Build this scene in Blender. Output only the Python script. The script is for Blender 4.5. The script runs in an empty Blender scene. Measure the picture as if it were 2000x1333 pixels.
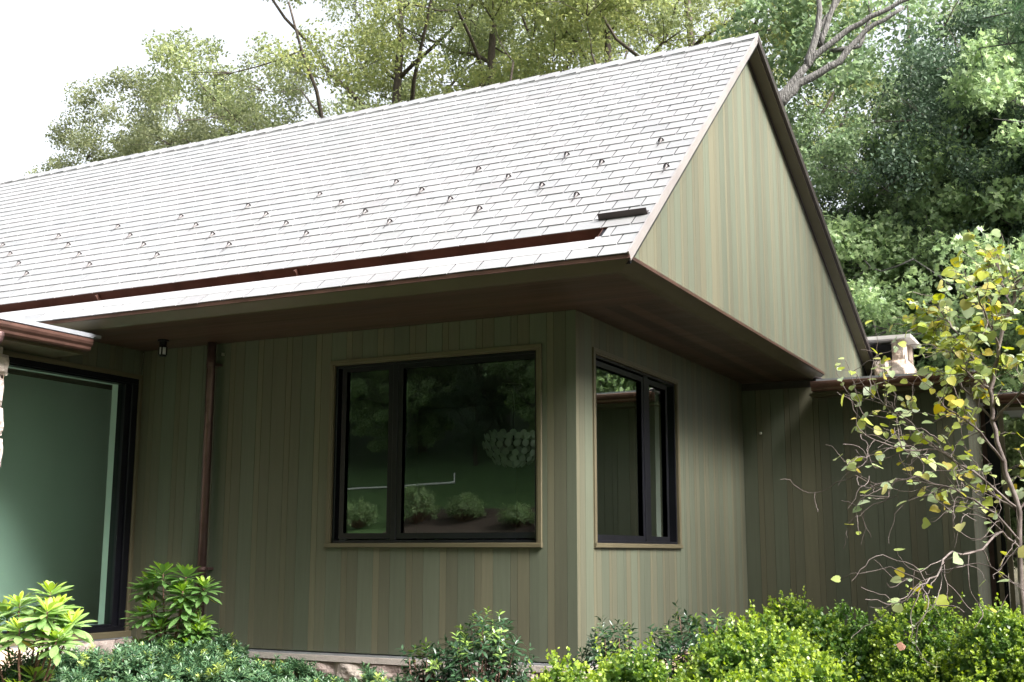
import bpy, math, random
import numpy as np
from mathutils import Vector, Matrix

R = math.radians
scene = bpy.context.scene
col = scene.collection
rng = np.random.default_rng(7)
random.seed(7)

# ------------------------------------------------------------------ materials
MATS = {}
def newmat(name):
    m = bpy.data.materials.new(name); m.use_nodes = True
    nt = m.node_tree; nt.nodes.clear()
    out = nt.nodes.new('ShaderNodeOutputMaterial')
    MATS[name] = m
    return m, nt, out

def N(nt, t, **kw):
    n = nt.nodes.new(t)
    for k, v in kw.items():
        if k in n.inputs: n.inputs[k].default_value = v
        else: setattr(n, k, v)
    return n

def c4(c): return (c[0], c[1], c[2], 1)

def surf(name, cols, rough=.6, metal=0, scale=8., stretch=(1, 1, 1), bump=.0, bscale=60., island=.0,
         spec=.5, detail=6, dist=.004, island_hue=None, rvar=.1):
    """cols: list of colours mixed by noise; island: brightness variation per island"""
    m, nt, out = newmat(name)
    tc = N(nt, 'ShaderNodeTexCoord'); mp = N(nt, 'ShaderNodeMapping'); mp.inputs['Scale'].default_value = stretch
    nt.links.new(tc.outputs['Object'], mp.inputs[0])
    no = N(nt, 'ShaderNodeTexNoise', Scale=scale, Detail=detail, Roughness=.65)
    nt.links.new(mp.outputs[0], no.inputs['Vector'])
    rp = N(nt, 'ShaderNodeValToRGB'); el = rp.color_ramp.elements
    n = len(cols)
    while len(el) < n: el.new(.5)
    for i, c in enumerate(cols):
        el[i].position = .3 + .4 * i / max(1, n - 1); el[i].color = c4(c)
    nt.links.new(no.outputs[0], rp.inputs[0])
    cur = rp.outputs[0]
    b = N(nt, 'ShaderNodeBsdfPrincipled', Roughness=rough, Metallic=metal)
    b.inputs['Specular IOR Level'].default_value = spec
    if island or island_hue:
        g = N(nt, 'ShaderNodeNewGeometry')
        hs = N(nt, 'ShaderNodeHueSaturation')
        mr = N(nt, 'ShaderNodeMapRange'); mr.inputs['To Min'].default_value = 1 - island; mr.inputs['To Max'].default_value = 1 + island
        nt.links.new(g.outputs['Random Per Island'], mr.inputs['Value']); nt.links.new(mr.outputs[0], hs.inputs['Value'])
        nt.links.new(cur, hs.inputs['Color']); cur = hs.outputs[0]
        if island_hue:
            wn = N(nt, 'ShaderNodeTexWhiteNoise', noise_dimensions='1D')
            nt.links.new(g.outputs['Random Per Island'], wn.inputs['W'])
            rr = N(nt, 'ShaderNodeValToRGB'); e2 = rr.color_ramp.elements; rr.color_ramp.interpolation = 'CONSTANT'
            while len(e2) < len(island_hue): e2.new(.5)
            for i, c in enumerate(island_hue):
                e2[i].position = i / len(island_hue); e2[i].color = c4(c)
            nt.links.new(wn.outputs[0], rr.inputs[0])
            mx = N(nt, 'ShaderNodeMix', data_type='RGBA', blend_type='MULTIPLY'); mx.inputs[0].default_value = 1
            nt.links.new(cur, mx.inputs[6]); nt.links.new(rr.outputs[0], mx.inputs[7]); cur = mx.outputs[2]
    nt.links.new(cur, b.inputs['Base Color'])
    if rvar:
        n3 = N(nt, 'ShaderNodeTexNoise', Scale=scale * 1.7, Detail=4.)
        nt.links.new(mp.outputs[0], n3.inputs['Vector'])
        mr2 = N(nt, 'ShaderNodeMapRange'); mr2.inputs['To Min'].default_value = max(.02, rough - rvar); mr2.inputs['To Max'].default_value = rough + rvar
        nt.links.new(n3.outputs[0], mr2.inputs['Value']); nt.links.new(mr2.outputs[0], b.inputs['Roughness'])
    if bump:
        n2 = N(nt, 'ShaderNodeTexNoise', Scale=bscale, Detail=5.)
        nt.links.new(mp.outputs[0], n2.inputs['Vector'])
        bp = N(nt, 'ShaderNodeBump', Strength=bump, Distance=dist)
        nt.links.new(n2.outputs[0], bp.inputs['Height']); nt.links.new(bp.outputs[0], b.inputs['Normal'])
    nt.links.new(b.outputs[0], out.inputs[0])
    return m

def leafmat(name, cols, tip=None, trans=.3, rough=.45, spec=.4):
    """per-leaf colour picked at random between cols; 'tip' attribute blends in the colour of young growth"""
    m, nt, out = newmat(name)
    g = N(nt, 'ShaderNodeNewGeometry')
    rp = N(nt, 'ShaderNodeValToRGB'); el = rp.color_ramp.elements
    while len(el) < len(cols): el.new(.5)
    for i, c in enumerate(cols):
        el[i].position = i / (len(cols) - 1); el[i].color = c4(c)
    nt.links.new(g.outputs['Random Per Island'], rp.inputs[0]); cur = rp.outputs[0]
    if tip:
        at = N(nt, 'ShaderNodeAttribute', attribute_name='tip')
        mx = N(nt, 'ShaderNodeMix', data_type='RGBA')
        nt.links.new(at.outputs['Fac'], mx.inputs[0]); nt.links.new(cur, mx.inputs[6]); mx.inputs[7].default_value = c4(tip)
        cur = mx.outputs[2]
    b = N(nt, 'ShaderNodeBsdfPrincipled', Roughness=rough); b.inputs['Specular IOR Level'].default_value = spec
    nt.links.new(cur, b.inputs['Base Color'])
    t = N(nt, 'ShaderNodeBsdfTranslucent')
    hs = N(nt, 'ShaderNodeHueSaturation', Saturation=1.15, Value=1.3)
    nt.links.new(cur, hs.inputs['Color']); nt.links.new(hs.outputs[0], t.inputs[0])
    ms = N(nt, 'ShaderNodeMixShader'); ms.inputs[0].default_value = trans
    nt.links.new(b.outputs[0], ms.inputs[1]); nt.links.new(t.outputs[0], ms.inputs[2])
    nt.links.new(ms.outputs[0], out.inputs[0])
    return m

def glassmat(name, tint, refl=1.6, base=.05):
    m, nt, out = newmat(name)
    tr = N(nt, 'ShaderNodeBsdfTransparent'); tr.inputs[0].default_value = c4(tint)
    gl = N(nt, 'ShaderNodeBsdfGlossy', Roughness=.0); gl.inputs[0].default_value = (.93, 1, .95, 1)
    fr = N(nt, 'ShaderNodeFresnel', IOR=1.5)
    ma = N(nt, 'ShaderNodeMath', operation='MULTIPLY_ADD', use_clamp=True); ma.inputs[1].default_value = refl; ma.inputs[2].default_value = base
    nt.links.new(fr.outputs[0], ma.inputs[0])
    # very slight waviness of real panes
    tc = N(nt, 'ShaderNodeTexCoord'); no = N(nt, 'ShaderNodeTexNoise', Scale=1.6, Detail=1.)
    nt.links.new(tc.outputs['Object'], no.inputs['Vector'])
    bp = N(nt, 'ShaderNodeBump', Strength=.02, Distance=.02); nt.links.new(no.outputs[0], bp.inputs['Height'])
    nt.links.new(bp.outputs[0], gl.inputs['Normal'])
    ms = N(nt, 'ShaderNodeMixShader')
    nt.links.new(ma.outputs[0], ms.inputs[0]); nt.links.new(tr.outputs[0], ms.inputs[1]); nt.links.new(gl.outputs[0], ms.inputs[2])
    nt.links.new(ms.outputs[0], out.inputs[0])
    return m

WG = (.03, 1, 1)
def sid(name, a, b):
    return surf(name, [a, b], rough=.62, scale=5., stretch=(6, 6, .35), bump=.25, bscale=18., island=.12, dist=.002, rvar=.06)
M_green = sid('siding_green', (.083, .091, .062), (.100, .110, .076))
M_tan = sid('siding_tan', (.101, .095, .061), (.120, .113, .072))
M_brown = sid('siding_brown', (.088, .087, .058), (.104, .103, .068))
M_trim = surf('olive_trim', [(.095, .08, .046), (.11, .092, .054)], rough=.5, scale=3., island=.04)
M_fascia = surf('olive_fascia', [(.075, .063, .035), (.09, .076, .042)], rough=.42, scale=2.5, stretch=(1, 1, 5))
M_soffit = surf('soffit_wood', [(.046, .027, .019), (.084, .049, .035), (.058, .034, .024)], rough=.42, scale=1.5, stretch=(.6, 7, 1), island=.4, bump=.15, bscale=9)
M_slate = surf('grey_slate', [(.212, .212, .214), (.24, .24, .243)], rough=.36, scale=3., island=.09, bump=.35, bscale=30, dist=.004, spec=.6,
               island_hue=[(1, 1, 1), (.98, .99, 1), (1, .98, .99), (.95, .955, .97), (1, .99, .99)])
M_copper = surf('copper', [(.12, .062, .05), (.185, .10, .08), (.10, .058, .048)], rough=.38, metal=.75, scale=2.2, stretch=(1, 1, 1), detail=8)
M_copperd = surf('copper_aged', [(.085, .05, .046), (.135, .082, .078), (.12, .08, .08)], rough=.42, metal=.7, scale=9, detail=8, bump=.1)
M_tin = surf('bright_flashing', [(.36, .32, .315), (.44, .40, .39)], rough=.35, metal=.5, scale=3)
M_apron = surf('apron_sky_sheen', [(.34, .335, .335), (.40, .39, .39)], rough=.32, metal=.3, scale=2)  # pale grey paints in the sky reflected by the copper apron
M_grey = surf('grey_metal_edge', [(.3, .31, .34), (.4, .41, .44)], rough=.35, metal=.5, scale=3)
M_guard = surf('snow_guard_metal', [(.045, .04, .04), (.07, .06, .06)], rough=.45, metal=.4, scale=6)
M_darkmetal = surf('dark_bronze', [(.05, .04, .04), (.07, .055, .055)], rough=.4, metal=.5, scale=6)
M_black = surf('black_window_frame', [(.004, .004, .006), (.007, .007, .011)], rough=.35, scale=3, spec=.3)
M_mortar = surf('mortar', [(.42, .37, .33), (.52, .46, .42)], rough=.9, scale=14, bump=.6, bscale=90, dist=.01)
M_stone = surf('field_stone', [(.30, .26, .24), (.46, .40, .36), (.58, .53, .48)], rough=.85, scale=7, detail=9, island=.18, bump=.9, bscale=22, dist=.02,
               island_hue=[(1, .98, .95), (.75, .72, .72), (1.08, .88, .72), (.7, .62, .62), (1.1, 1, .9), (.9, .84, .84)])
M_chst = surf('pale_chimney_stone', [(.36, .24, .17), (.5, .40, .33), (.44, .39, .34)], rough=.85, scale=5, detail=9, island=.1, bump=.8, bscale=24, dist=.02)
M_cap = surf('limestone_cap', [(.5, .47, .43), (.62, .59, .55)], rough=.8, scale=6, bump=.4, bscale=60)
M_glass = glassmat('window_glass', (.64, .76, .68), refl=3.2, base=.07)
M_glassL = glassmat('window_glass_left', (.60, .76, .68), refl=.6, base=.0)
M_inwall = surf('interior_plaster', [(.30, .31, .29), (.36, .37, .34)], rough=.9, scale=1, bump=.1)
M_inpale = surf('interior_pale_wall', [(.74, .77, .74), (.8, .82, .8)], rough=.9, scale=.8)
M_reveal = surf('white_reveal', [(.72, .74, .72), (.78, .8, .78)], rough=.7, scale=2)
M_ceil = surf('interior_dark_wood', [(.06, .035, .022), (.1, .055, .035)], rough=.5, scale=2, stretch=(1, 8, 1))
M_infloor = surf('interior_oak_floor', [(.16, .1, .06), (.22, .14, .09)], rough=.4, scale=2, stretch=(8, 1, 1))
M_bark = surf('bark_grey', [(.05, .045, .042), (.125, .118, .11), (.19, .18, .172)], rough=.9, scale=9, stretch=(3, 3, .5), bump=1., bscale=14, dist=.05)
M_barkd = surf('bark_dark', [(.035, .028, .022), (.085, .065, .05)], rough=.9, scale=9, stretch=(3, 3, .6), bump=1., bscale=14, dist=.03)
M_twig = surf('twig_grey', [(.05, .036, .03), (.13, .10, .09), (.24, .20, .185)], rough=.8, scale=9, bump=.3)
M_stem = surf('shrub_stem', [(.1, .045, .03), (.2, .11, .08)], rough=.7, scale=20)
M_mulch = surf('bark_mulch', [(.028, .018, .014), (.065, .042, .032), (.11, .075, .058)], rough=.95, scale=30, detail=10, bump=1., bscale=40, dist=.05)
M_lawn = surf('lawn_grass', [(.05, .10, .03), (.075, .145, .04), (.06, .12, .035)], rough=.9, scale=1.3, detail=10, bump=.6, bscale=120, dist=.03)
M_litter = surf('leaf_litter', [(.05, .045, .02), (.09, .075, .035)], rough=.95, scale=5, detail=8)
M_white = surf('white_disc', [(.75, .77, .72), (.8, .8, .78)], rough=.4, scale=3)
M_pvc = surf('white_pipe', [(.7, .7, .7), (.78, .78, .78)], rough=.4, scale=3)
M_lens = surf('frosted_lens', [(.6, .6, .62), (.7, .7, .72)], rough=.3, scale=3)
M_brass = surf('nickel', [(.6, .56, .52), (.7, .66, .62)], rough=.3, metal=.7, scale=8)

L_oak = leafmat('leaf_oak', [(.18, .225, .12), (.25, .29, .14), (.31, .34, .165), (.21, .245, .135)], trans=.5)
L_oaky = leafmat('leaf_oak_yellowing', [(.22, .26, .12), (.29, .33, .14), (.34, .355, .15), (.20, .245, .12)], trans=.5)
L_olive = leafmat('leaf_olive', [(.15, .175, .10), (.20, .225, .125), (.25, .265, .135)], trans=.48)
L_dark = leafmat('leaf_holly', [(.05, .08, .052), (.07, .11, .068), (.10, .15, .09)], trans=.25, rough=.5, spec=.3)
L_mid = leafmat('leaf_mid', [(.13, .19, .11), (.18, .25, .135), (.24, .31, .16)], trans=.46)
L_pale = leafmat('leaf_pale', [(.20, .28, .15), (.26, .35, .175), (.33, .42, .20)], trans=.45)
L_pine = leafmat('leaf_pine', [(.10, .19, .09), (.15, .27, .12)], trans=.15)
L_box = leafmat('leaf_boxwood', [(.065, .14, .032), (.095, .19, .04), (.14, .23, .06)], tip=(.42, .53, .08), trans=.35, rough=.35, spec=.5)
L_boxd = leafmat('leaf_boxwood_shaded', [(.045, .11, .03), (.07, .15, .035), (.10, .19, .045)], tip=(.2, .33, .05), trans=.28, rough=.35, spec=.5)  # darker copy of the boxwood leaf, shade put into the colour
L_laurel = leafmat('leaf_laurel', [(.022, .055, .025), (.035, .08, .035), (.055, .11, .05)], tip=(.22, .33, .07), trans=.15, rough=.28, spec=.6)
L_yew = leafmat('leaf_plum_yew', [(.035, .09, .045), (.07, .14, .065), (.12, .20, .09)], tip=(.28, .36, .08), trans=.2, rough=.35)
L_rhod = leafmat('leaf_rhododendron', [(.10, .20, .06), (.13, .25, .075), (.16, .28, .09)], tip=(.33, .5, .05), trans=.3, rough=.35, spec=.5)
L_rhodp = leafmat('leaf_rhododendron_pale', [(.17, .30, .10), (.23, .36, .13), (.27, .4, .15)], tip=(.5, .6, .06), trans=.35, rough=.35, spec=.5)
L_red = leafmat('leaf_redbud', [(.24, .30, .06), (.38, .41, .06), (.30, .39, .18), (.42, .49, .33), (.30, .34, .06), (.38, .46, .28), (.48, .38, .06), (.28, .35, .08)], trans=.35, rough=.4)
L_dry = leafmat('leaf_dry', [(.22, .1, .06), (.3, .14, .09)], trans=.2)
L_yellow = leafmat('leaf_yellowed', [(.6, .45, .12), (.7, .52, .15)], trans=.3)

# ------------------------------------------------------------------ mesh helpers
class MB:
    def __init__(s): s.v = []; s.f = []; s.m = []
    def add(s, vs, fs, mi=0):
        b = len(s.v); s.v += [tuple(map(float, v)) for v in vs]
        s.f += [tuple(b + i for i in f) for f in fs]; s.m += [mi] * len(fs)
    def quad(s, a, b, c, d, mi=0): s.add([a, b, c, d], [(0, 1, 2, 3)], mi)
    def box(s, mp, u0, u1, w0, w1, n0, n1, mi=0, ch=0):
        c = [mp(u, w, n) for n in (n0, n1) for w in (w0, w1) for u in (u0, u1)]
        s.add(c, [(0, 2, 3, 1), (4, 5, 7, 6), (0, 1, 5, 4), (2, 6, 7, 3), (0, 4, 6, 2), (1, 3, 7, 5)], mi)
    def cbox(s, mp, u0, u1, w0, w1, n0, n1, c=.004, mi=0):
        """box with its outer (n1) edges chamfered"""
        P = []
        for (du, dw, n) in ((0, 0, n0), (0, 0, n1 - c), (c, c, n1)):
            for (u, w) in ((u0 + du, w0 + dw), (u1 - du, w0 + dw), (u1 - du, w1 - dw), (u0 + du, w1 - dw)):
                P.append(mp(u, w, n))
        F = [(0, 3, 2, 1), (8, 9, 10, 11)]
        for k in (0, 4):
            for i in range(4):
                j = (i + 1) % 4; F.append((k + i, k + j, k + 4 + j, k + 4 + i))
        s.add(P, F, mi)
    def tube(s, pts, rad, sides=8, mi=0, cap=True):
        pts = [Vector(p) for p in pts]; n = len(pts)
        if not hasattr(rad, '__len__'): rad = [rad] * n
        b = len(s.v); up = Vector((0, 0, 1)); prev = None
        for i, p in enumerate(pts):
            t = (pts[min(i + 1, n - 1)] - pts[max(i - 1, 0)])
            if t.length < 1e-9: t = Vector((0, 0, 1))
            t.normalize()
            if prev is None:
                a = t.cross(up if abs(t.z) < .9 else Vector((1, 0, 0))).normalized()
            else:
                a = (prev - t * prev.dot(t))
                a = a.normalized() if a.length > 1e-6 else t.orthogonal().normalized()
            prev = a; c = t.cross(a)
            for k in range(sides):
                an = 2 * math.pi * k / sides
                q = p + (a * math.cos(an) + c * math.sin(an)) * rad[i]
                s.v.append((q.x, q.y, q.z))
        for i in range(n - 1):
            for k in range(sides):
                k2 = (k + 1) % sides
                s.f.append((b + i * sides + k, b + i * sides + k2, b + (i + 1) * sides + k2, b + (i + 1) * sides + k)); s.m.append(mi)
        if cap:
            s.f.append(tuple(b + k for k in range(sides))[::-1]); s.m.append(mi)
            s.f.append(tuple(b + (n - 1) * sides + k for k in range(sides))); s.m.append(mi)
    def extr(s, prof, p0, p1, out, mi=0, cap=True):
        """profile of (o,z) swept from p0 to p1; out = horizontal outward unit vector"""
        p0 = Vector(p0); p1 = Vector(p1); out = Vector(out)
        n = len(prof); V = []
        for p in (p0, p1):
            for (o, z) in prof: V.append(tuple(p + out * o + Vector((0, 0, z))))
        F = [(i, (i + 1) % n, n + (i + 1) % n, n + i) for i in range(n)]
        if cap: F += [tuple(range(n))[::-1], tuple(range(n, 2 * n))]
        s.add(V, F, mi)

def obj(name, mb, mats, parent=None, smooth=False, origin=None):
    me = bpy.data.meshes.new(name)
    me.from_pydata(mb.v, [], mb.f)
    if not isinstance(mats, (list, tuple)): mats = [mats]
    for m in mats: me.materials.append(m)
    if len(mats) > 1: me.polygons.foreach_set('material_index', np.array(mb.m, dtype=np.int32))
    if smooth: me.polygons.foreach_set('use_smooth', np.ones(len(me.polygons), dtype=bool))
    me.update()
    o = bpy.data.objects.new(name, me); col.objects.link(o)
    if parent is not None: o.parent = parent
    return o

def thing(name, label, cat, loc=(0, 0, 0), rz=0, group=None):
    o = bpy.data.objects.new(name, None); col.objects.link(o); o.empty_display_size = .3
    o.location = loc; o.rotation_euler = (0, 0, rz)
    o['label'] = label; o['category'] = cat
    if group: o['group'] = group
    return o
def tag(o, label=None, cat=None, group=None, kind=None):
    if label: o['label'] = label
    if cat: o['category'] = cat
    if group: o['group'] = group
    if kind: o['kind'] = kind
    return o

# ---- leaf clouds
TEMPL = {
 'diamond': (np.array([(0, 0, 0), (-.28, .5, .06), (0, 1, 0), (.28, .5, .06)]), [(0, 2, 1), (0, 3, 2)]),
 'broad': (np.array([(0, 0, 0), (-.42, .35, .05), (-.3, .75, .03), (0, 1, -.03), (.3, .75, .03), (.42, .35, .05)]), [(0, 3, 2, 1), (0, 5, 4, 3)]),
 'lance': (np.array([(0, 0, 0), (-.13, .3, .04), (-.15, .62, .03), (0, 1, -.1), (.15, .62, .03), (.13, .3, .04), (0, .5, 0.0)]),
           [(0, 6, 2, 1), (6, 3, 2), (0, 5, 4, 6), (6, 4, 3)]),
 'lobed': (np.array([(0, 0, 0), (-.3, .25, .03), (-.12, .4, 0), (-.42, .62, .05), (-.15, .7, 0), (0, 1, -.05), (.15, .7, 0), (.42, .62, .05), (.12, .4, 0), (.3, .25, .03)]),
           [(0, 2, 1), (2, 4, 3), (0, 8, 6, 4, 2), (4, 6, 5), (0, 9, 8), (8, 7, 6)]),
 'heart': (np.array([(0, .08, 0), (-.25, 0, .03), (-.46, .18, .07), (-.48, .45, .08), (-.3, .75, .04), (0, 1, -.06), (.3, .75, .04), (.48, .45, .08), (.46, .18, .07), (.25, 0, .03), (0, .5, 0)]),
           [(0, 10, 3, 2, 1), (10, 5, 4, 3), (0, 9, 8, 7, 10), (10, 7, 6, 5)]),
 'needle': (np.array([(-.012, 0, 0), (.012, 0, 0), (.006, 1, 0), (-.006, 1, 0)]), [(0, 1, 2, 3)]),
}
def unit(a): return a / np.maximum(np.linalg.norm(a, axis=-1, keepdims=True), 1e-9)

def leafmesh(name, pos, dirs, norms, sizes, mat, templ='diamond', tip=None):
    T, F = TEMPL[templ]; n = len(pos); k = len(T)
    d = unit(dirs); s = unit(np.cross(d, norms)); u = np.cross(s, d)
    sz = np.asarray(sizes).reshape(-1, 1, 1)
    V = pos[:, None, :] + sz * (T[None, :, 0, None] * s[:, None, :] + T[None, :, 1, None] * d[:, None, :] + T[None, :, 2, None] * u[:, None, :])
    V = V.reshape(-1, 3).astype(np.float32)
    lens = np.array([len(f) for f in F]); flat = np.concatenate([np.array(f) for f in F])
    li = (flat[None, :] + (np.arange(n) * k)[:, None]).reshape(-1).astype(np.int32)
    lt = np.tile(lens, n).astype(np.int32); ls = (np.cumsum(lt) - lt).astype(np.int32)
    me = bpy.data.meshes.new(name)
    me.vertices.add(len(V)); me.vertices.foreach_set('co', V.ravel())
    me.loops.add(len(li)); me.loops.foreach_set('vertex_index', li)
    me.polygons.add(len(lt)); me.polygons.foreach_set('loop_start', ls); me.polygons.foreach_set('loop_total', lt)
    me.update(calc_edges=True)
    if tip is not None:
        a = me.attributes.new('tip', 'FLOAT', 'POINT'); a.data.foreach_set('value', np.repeat(tip, k).astype(np.float32))
    me.materials.append(mat)
    return me
def leafobj(name, parent, *a, **k):
    o = bpy.data.objects.new(name, leafmesh(name, *a, **k)); col.objects.link(o); o.parent = parent
    return o

def rdir(n): return unit(rng.normal(size=(n, 3)))

# ------------------------------------------------------------------ terrain
def gz(x, y):
    x = np.asarray(x, float); y = np.asarray(y, float)
    z = -.36 - .045 * np.clip(-y, 0, 9)
    t = np.clip(-y - 12.5, 0, 60)
    z = z + .40 * t * t / (t + 5)
    z = z + .05 * np.clip(y - 12, 0, 60)
    z = z + .03 * np.sin(x * .7 + .4) * np.cos(y * .6) * np.clip((-y - 2) / 4, 0, 1)
    return z
def sheet(name, xs, ys, mat, dz=0., kind='structure'):
    mb = MB(); X, Y = np.meshgrid(xs, ys); Z = gz(X, Y) + dz
    mb.v = [tuple(p) for p in np.stack([X.ravel(), Y.ravel(), Z.ravel()], 1).tolist()]
    w = len(xs)
    for j in range(len(ys) - 1):
        for i in range(w - 1):
            a = j * w + i; mb.f.append((a, a + 1, a + w + 1, a + w)); mb.m.append(0)
    o = obj(name, mb, mat, smooth=True); o['kind'] = kind
    return o
def axis(*segs):
    r = []
    for a, b, s in segs: r += list(np.arange(a, b, s))
    r.append(segs[-1][1]); return np.array(r)
sheet('ground', axis((-220, -40, 12), (-40, 40, 1.6), (40, 220, 12)), axis((-220, -60, 10), (-60, 20, 1.2), (20, 220, 10)), M_litter)
sheet('lawn', np.arange(-80, 60.1, 1.25), np.arange(-70, -9.4, .75), M_lawn, .012)
sheet('mulch_bed', np.arange(-9, 7.1, .4), np.arange(-10.6, .41, .4), M_mulch, .024)

# ------------------------------------------------------------------ HOUSE
HO = (-1.2, -.0, -.38)
house = thing('house', 'dark olive wood-clad house with steep pale slate roof, copper gutters and black-framed windows', 'house', HO)
def hpart(name, mb, mats, parent=None, smooth=False):
    o = obj(name, mb, mats, parent or house, smooth)
    if parent is None: o.location = (-HO[0], -HO[1], -HO[2])
    return o

mF = lambda u, w, n: (u, -n, w)            # front wall, faces -y
mS = lambda u, w, n: (n, u, w)             # side wall, faces +x
mL = lambda u, w, n: (-4.93 + n, u, w)     # left wing wall, faces +x
mW = lambda u, w, n: (u, 5.1 - n, w)       # right wing wall, faces -y
XG = .82
mG = lambda u, w, n: (XG + n, u, w)        # gable

PAT = [(.168, 0), (.066, 1), (.115, 2)]    # wide green, narrow tan, medium brown
def siding(mp, u0, u1, zlo, zhi, holes=(), start=0, off=0., shuffle=False):
    """vertical boards of three widths with chamfered edges; zlo/zhi functions of u; holes (u0,u1,z0,z1)"""
    mb = MB(); u = u0 - off; k = start; r = random.Random(int(u0 * 100) + 5)
    while u < u1 - 1e-4:
        w, mi = PAT[k % 3]
        if shuffle: w, mi = PAT[r.randrange(3)]; w *= r.choice((.55, .8, 1.))
        if r.random() < .18: mi = r.randrange(3)
        a, b = max(u, u0), min(u + w, u1); k += 1; u += w
        if b - a < .004: continue
        cuts = [a, b]
        for h in holes:
            for e in h[:2]:
                if a + .001 < e < b - .001: cuts.append(e)
        cuts.sort()
        for i in range(len(cuts) - 1):
            p, q = cuts[i], cuts[i + 1]; c = .5 * (p + q)
            spans = [(None, None)]
            for h in holes:
                if h[0] < c < h[1]: spans = [(None, h[2]), (h[3], None)]
            for lo, hi in spans:
                L = lambda x: zlo(x) if lo is None else lo
                H = lambda x: zhi(x) if hi is None else hi
                if H(p) - L(p) < .002 and H(q) - L(q) < .002: continue
                us = [p, p + .0022 if i == 0 else p, q - .0022 if i == len(cuts) - 2 else q, q]
                ns = [-.007 if i == 0 else 0, 0, 0, -.007 if i == len(cuts) - 2 else 0]
                V = [mp(x, L(x), n) for x, n in zip(us, ns)] + [mp(x, max(H(x), L(x) + .0005), n) for x, n in zip(us, ns)]
                mb.add(V, [(0, 1, 5, 4), (1, 2, 6, 5), (2, 3, 7, 6)], mi)
    return mb
SM = [M_green, M_tan, M_brown]
K = lambda v: (lambda u: v)

HS = 2.97
WF = (-2.543, -.321, .936, 2.686)
WS = (.359, 2.648, .936, 2.686)
WLt = (-1.79, -.045, .12, 2.70)
ins = lambda w, d=.03: (w[0] + d, w[1] - d, w[2] + d, w[3] - d)
# pattern phase: a wide green board ends at the corner (from x=-.132 to 0)
hpart('front_wall', siding(mF, -4.93, 0, K(0), K(HS), [ins(WF)], start=0, off=.05), SM)
hpart('side_wall', siding(mS, 0, 5.1, K(0), K(HS), [ins(WS)], start=1, off=0.), SM)
hpart('left_wing_wall', siding(mL, -1.79, 0, K(.10), K(HS), [ins(WLt)], start=2), SM)
hpart('right_wing_wall', siding(mW, 0, 2.6, K(-.2), K(2.86), start=0, off=.0), SM)
mWe = lambda u, w, n: (2.6 + n, u, w)
cb_ = MB(); cb_.box(lambda u, w, n: (u, w, n), -.2, 2.58, 5.112, 5.2, -.3, 2.95); cb_.box(lambda u, w, n: (u, w, n), -.2, -.012, 4.7, 5.11, -.3, 2.95); hpart('leak_backing', cb_, M_darkmetal)  # dark boxes added behind the siding corner to stop a light leak
hpart('right_wing_end_wall', siding(mWe, 5.1, 6.52, K(-.2), K(2.86), start=1), SM)

# roof geometry
Y0, Z0, YR, ZR = -1.256, 3.0611, 2.6928, 6.3712
A = math.atan2(ZR - Z0, YR - Y0); LS = math.hypot(ZR - Z0, YR - Y0)
YB, ZB = 10.4, ZR - (10.4 - YR) * (6.3712 - 3.6159) / (9.0664 - 2.6928)
B = math.atan2(ZR - ZB, YB - YR); LB = math.hypot(ZR - ZB, YB - YR)
XR, XL = .985, -14.0; XS = .972
mR = lambda x, s, n: (x, Y0 + s * math.cos(A) - n * math.sin(A), Z0 + s * math.sin(A) + n * math.cos(A))
mBk = lambda x, s, n: (x, YB - s * math.cos(B) + n * math.sin(B), ZB + s * math.sin(B) + n * math.cos(B))
TH = .085
def roof_under(y):
    if y < YR: return Z0 + (y - Y0) * math.tan(A) - TH / math.cos(A)
    return ZR - (y - YR) * math.tan(B) - TH / math.cos(B)
hpart('gable_wall', siding(mG, -1.13, 9.6, K(3.0), roof_under, start=0, shuffle=False), SM)

# slates
EXP = .1718
def slates(mp, L, x0, x1, gut=None, seed=1):
    mb = MB(); r = random.Random(seed); n = int(round(L / EXP)); W = .255
    for c in range(n):
        s0 = c * EXP; s1 = s0 + EXP * 1.12
        if c == n - 1: s1 = s0 + EXP
        x = x1 - (W * .5 if c % 2 else W * .92) + (r.random() - .5) * .02
        edges = [x1]
        while x > x0: edges.append(x); x -= W * (1 + (r.random() - .5) * .07)
        for i in range(len(edges) - 1):
            b_, a_ = edges[i], edges[i + 1]
            if b_ - a_ < .01: continue
            if gut and c in (1, 2):
                if c == 1 and a_ < .60: 
                    if b_ <= .60: continue
                    a_ = .60
                if c == 2 and a_ < .655:
                    if b_ <= .655: continue
                    a_ = .655
            g = .0058; j = (r.random() - .5) * .004
            t0 = .0105 + r.random() * .002; t1 = .003; th = .006
            a = a_ + g; b = b_ - g; dj = (r.random() - .5) * .002; tl = (r.random() - .5) * .0025
            V = [mp(a, s0 + j, t0 - th), mp(b, s0 + j + dj, t0 - th), mp(b, s0 + j + dj, t0 + tl), mp(a, s0 + j, t0 - tl),
                 mp(a, s1, t1 - .003), mp(b, s1, t1 - .003), mp(b, s1, t1), mp(a, s1, t1)]
            mb.add(V, [(0, 1, 2, 3), (3, 2, 6, 7), (0, 3, 7, 4), (1, 5, 6, 2), (0, 4, 5, 1)])
    return mb
roof = hpart('slate_roof', slates(mR, LS, XL, XS, gut=True), M_slate)
def rpart(name, mb, mats, smooth=False): return obj(name, mb, mats, roof, smooth)
rpart('rear_slate_slope', slates(mBk, LB, -6, XR, seed=4), M_slate)
d = MB()   # roof deck, split round the gutter slot
d.box(mR, XL, XR - .012, 0, EXP * 1.0, -TH, -.004)
d.box(mR, XL, XR - .012, EXP * 3.05, LS, -TH, -.004)
d.box(mR, .62, XR - .012, EXP, EXP * 3.05, -TH, -.004)
d.box(mR, XL, .62, EXP, EXP * 1.9, -TH, -.008)
d.box(mBk, XL, XR - .012, 0, LB, -TH, -.004)
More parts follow.
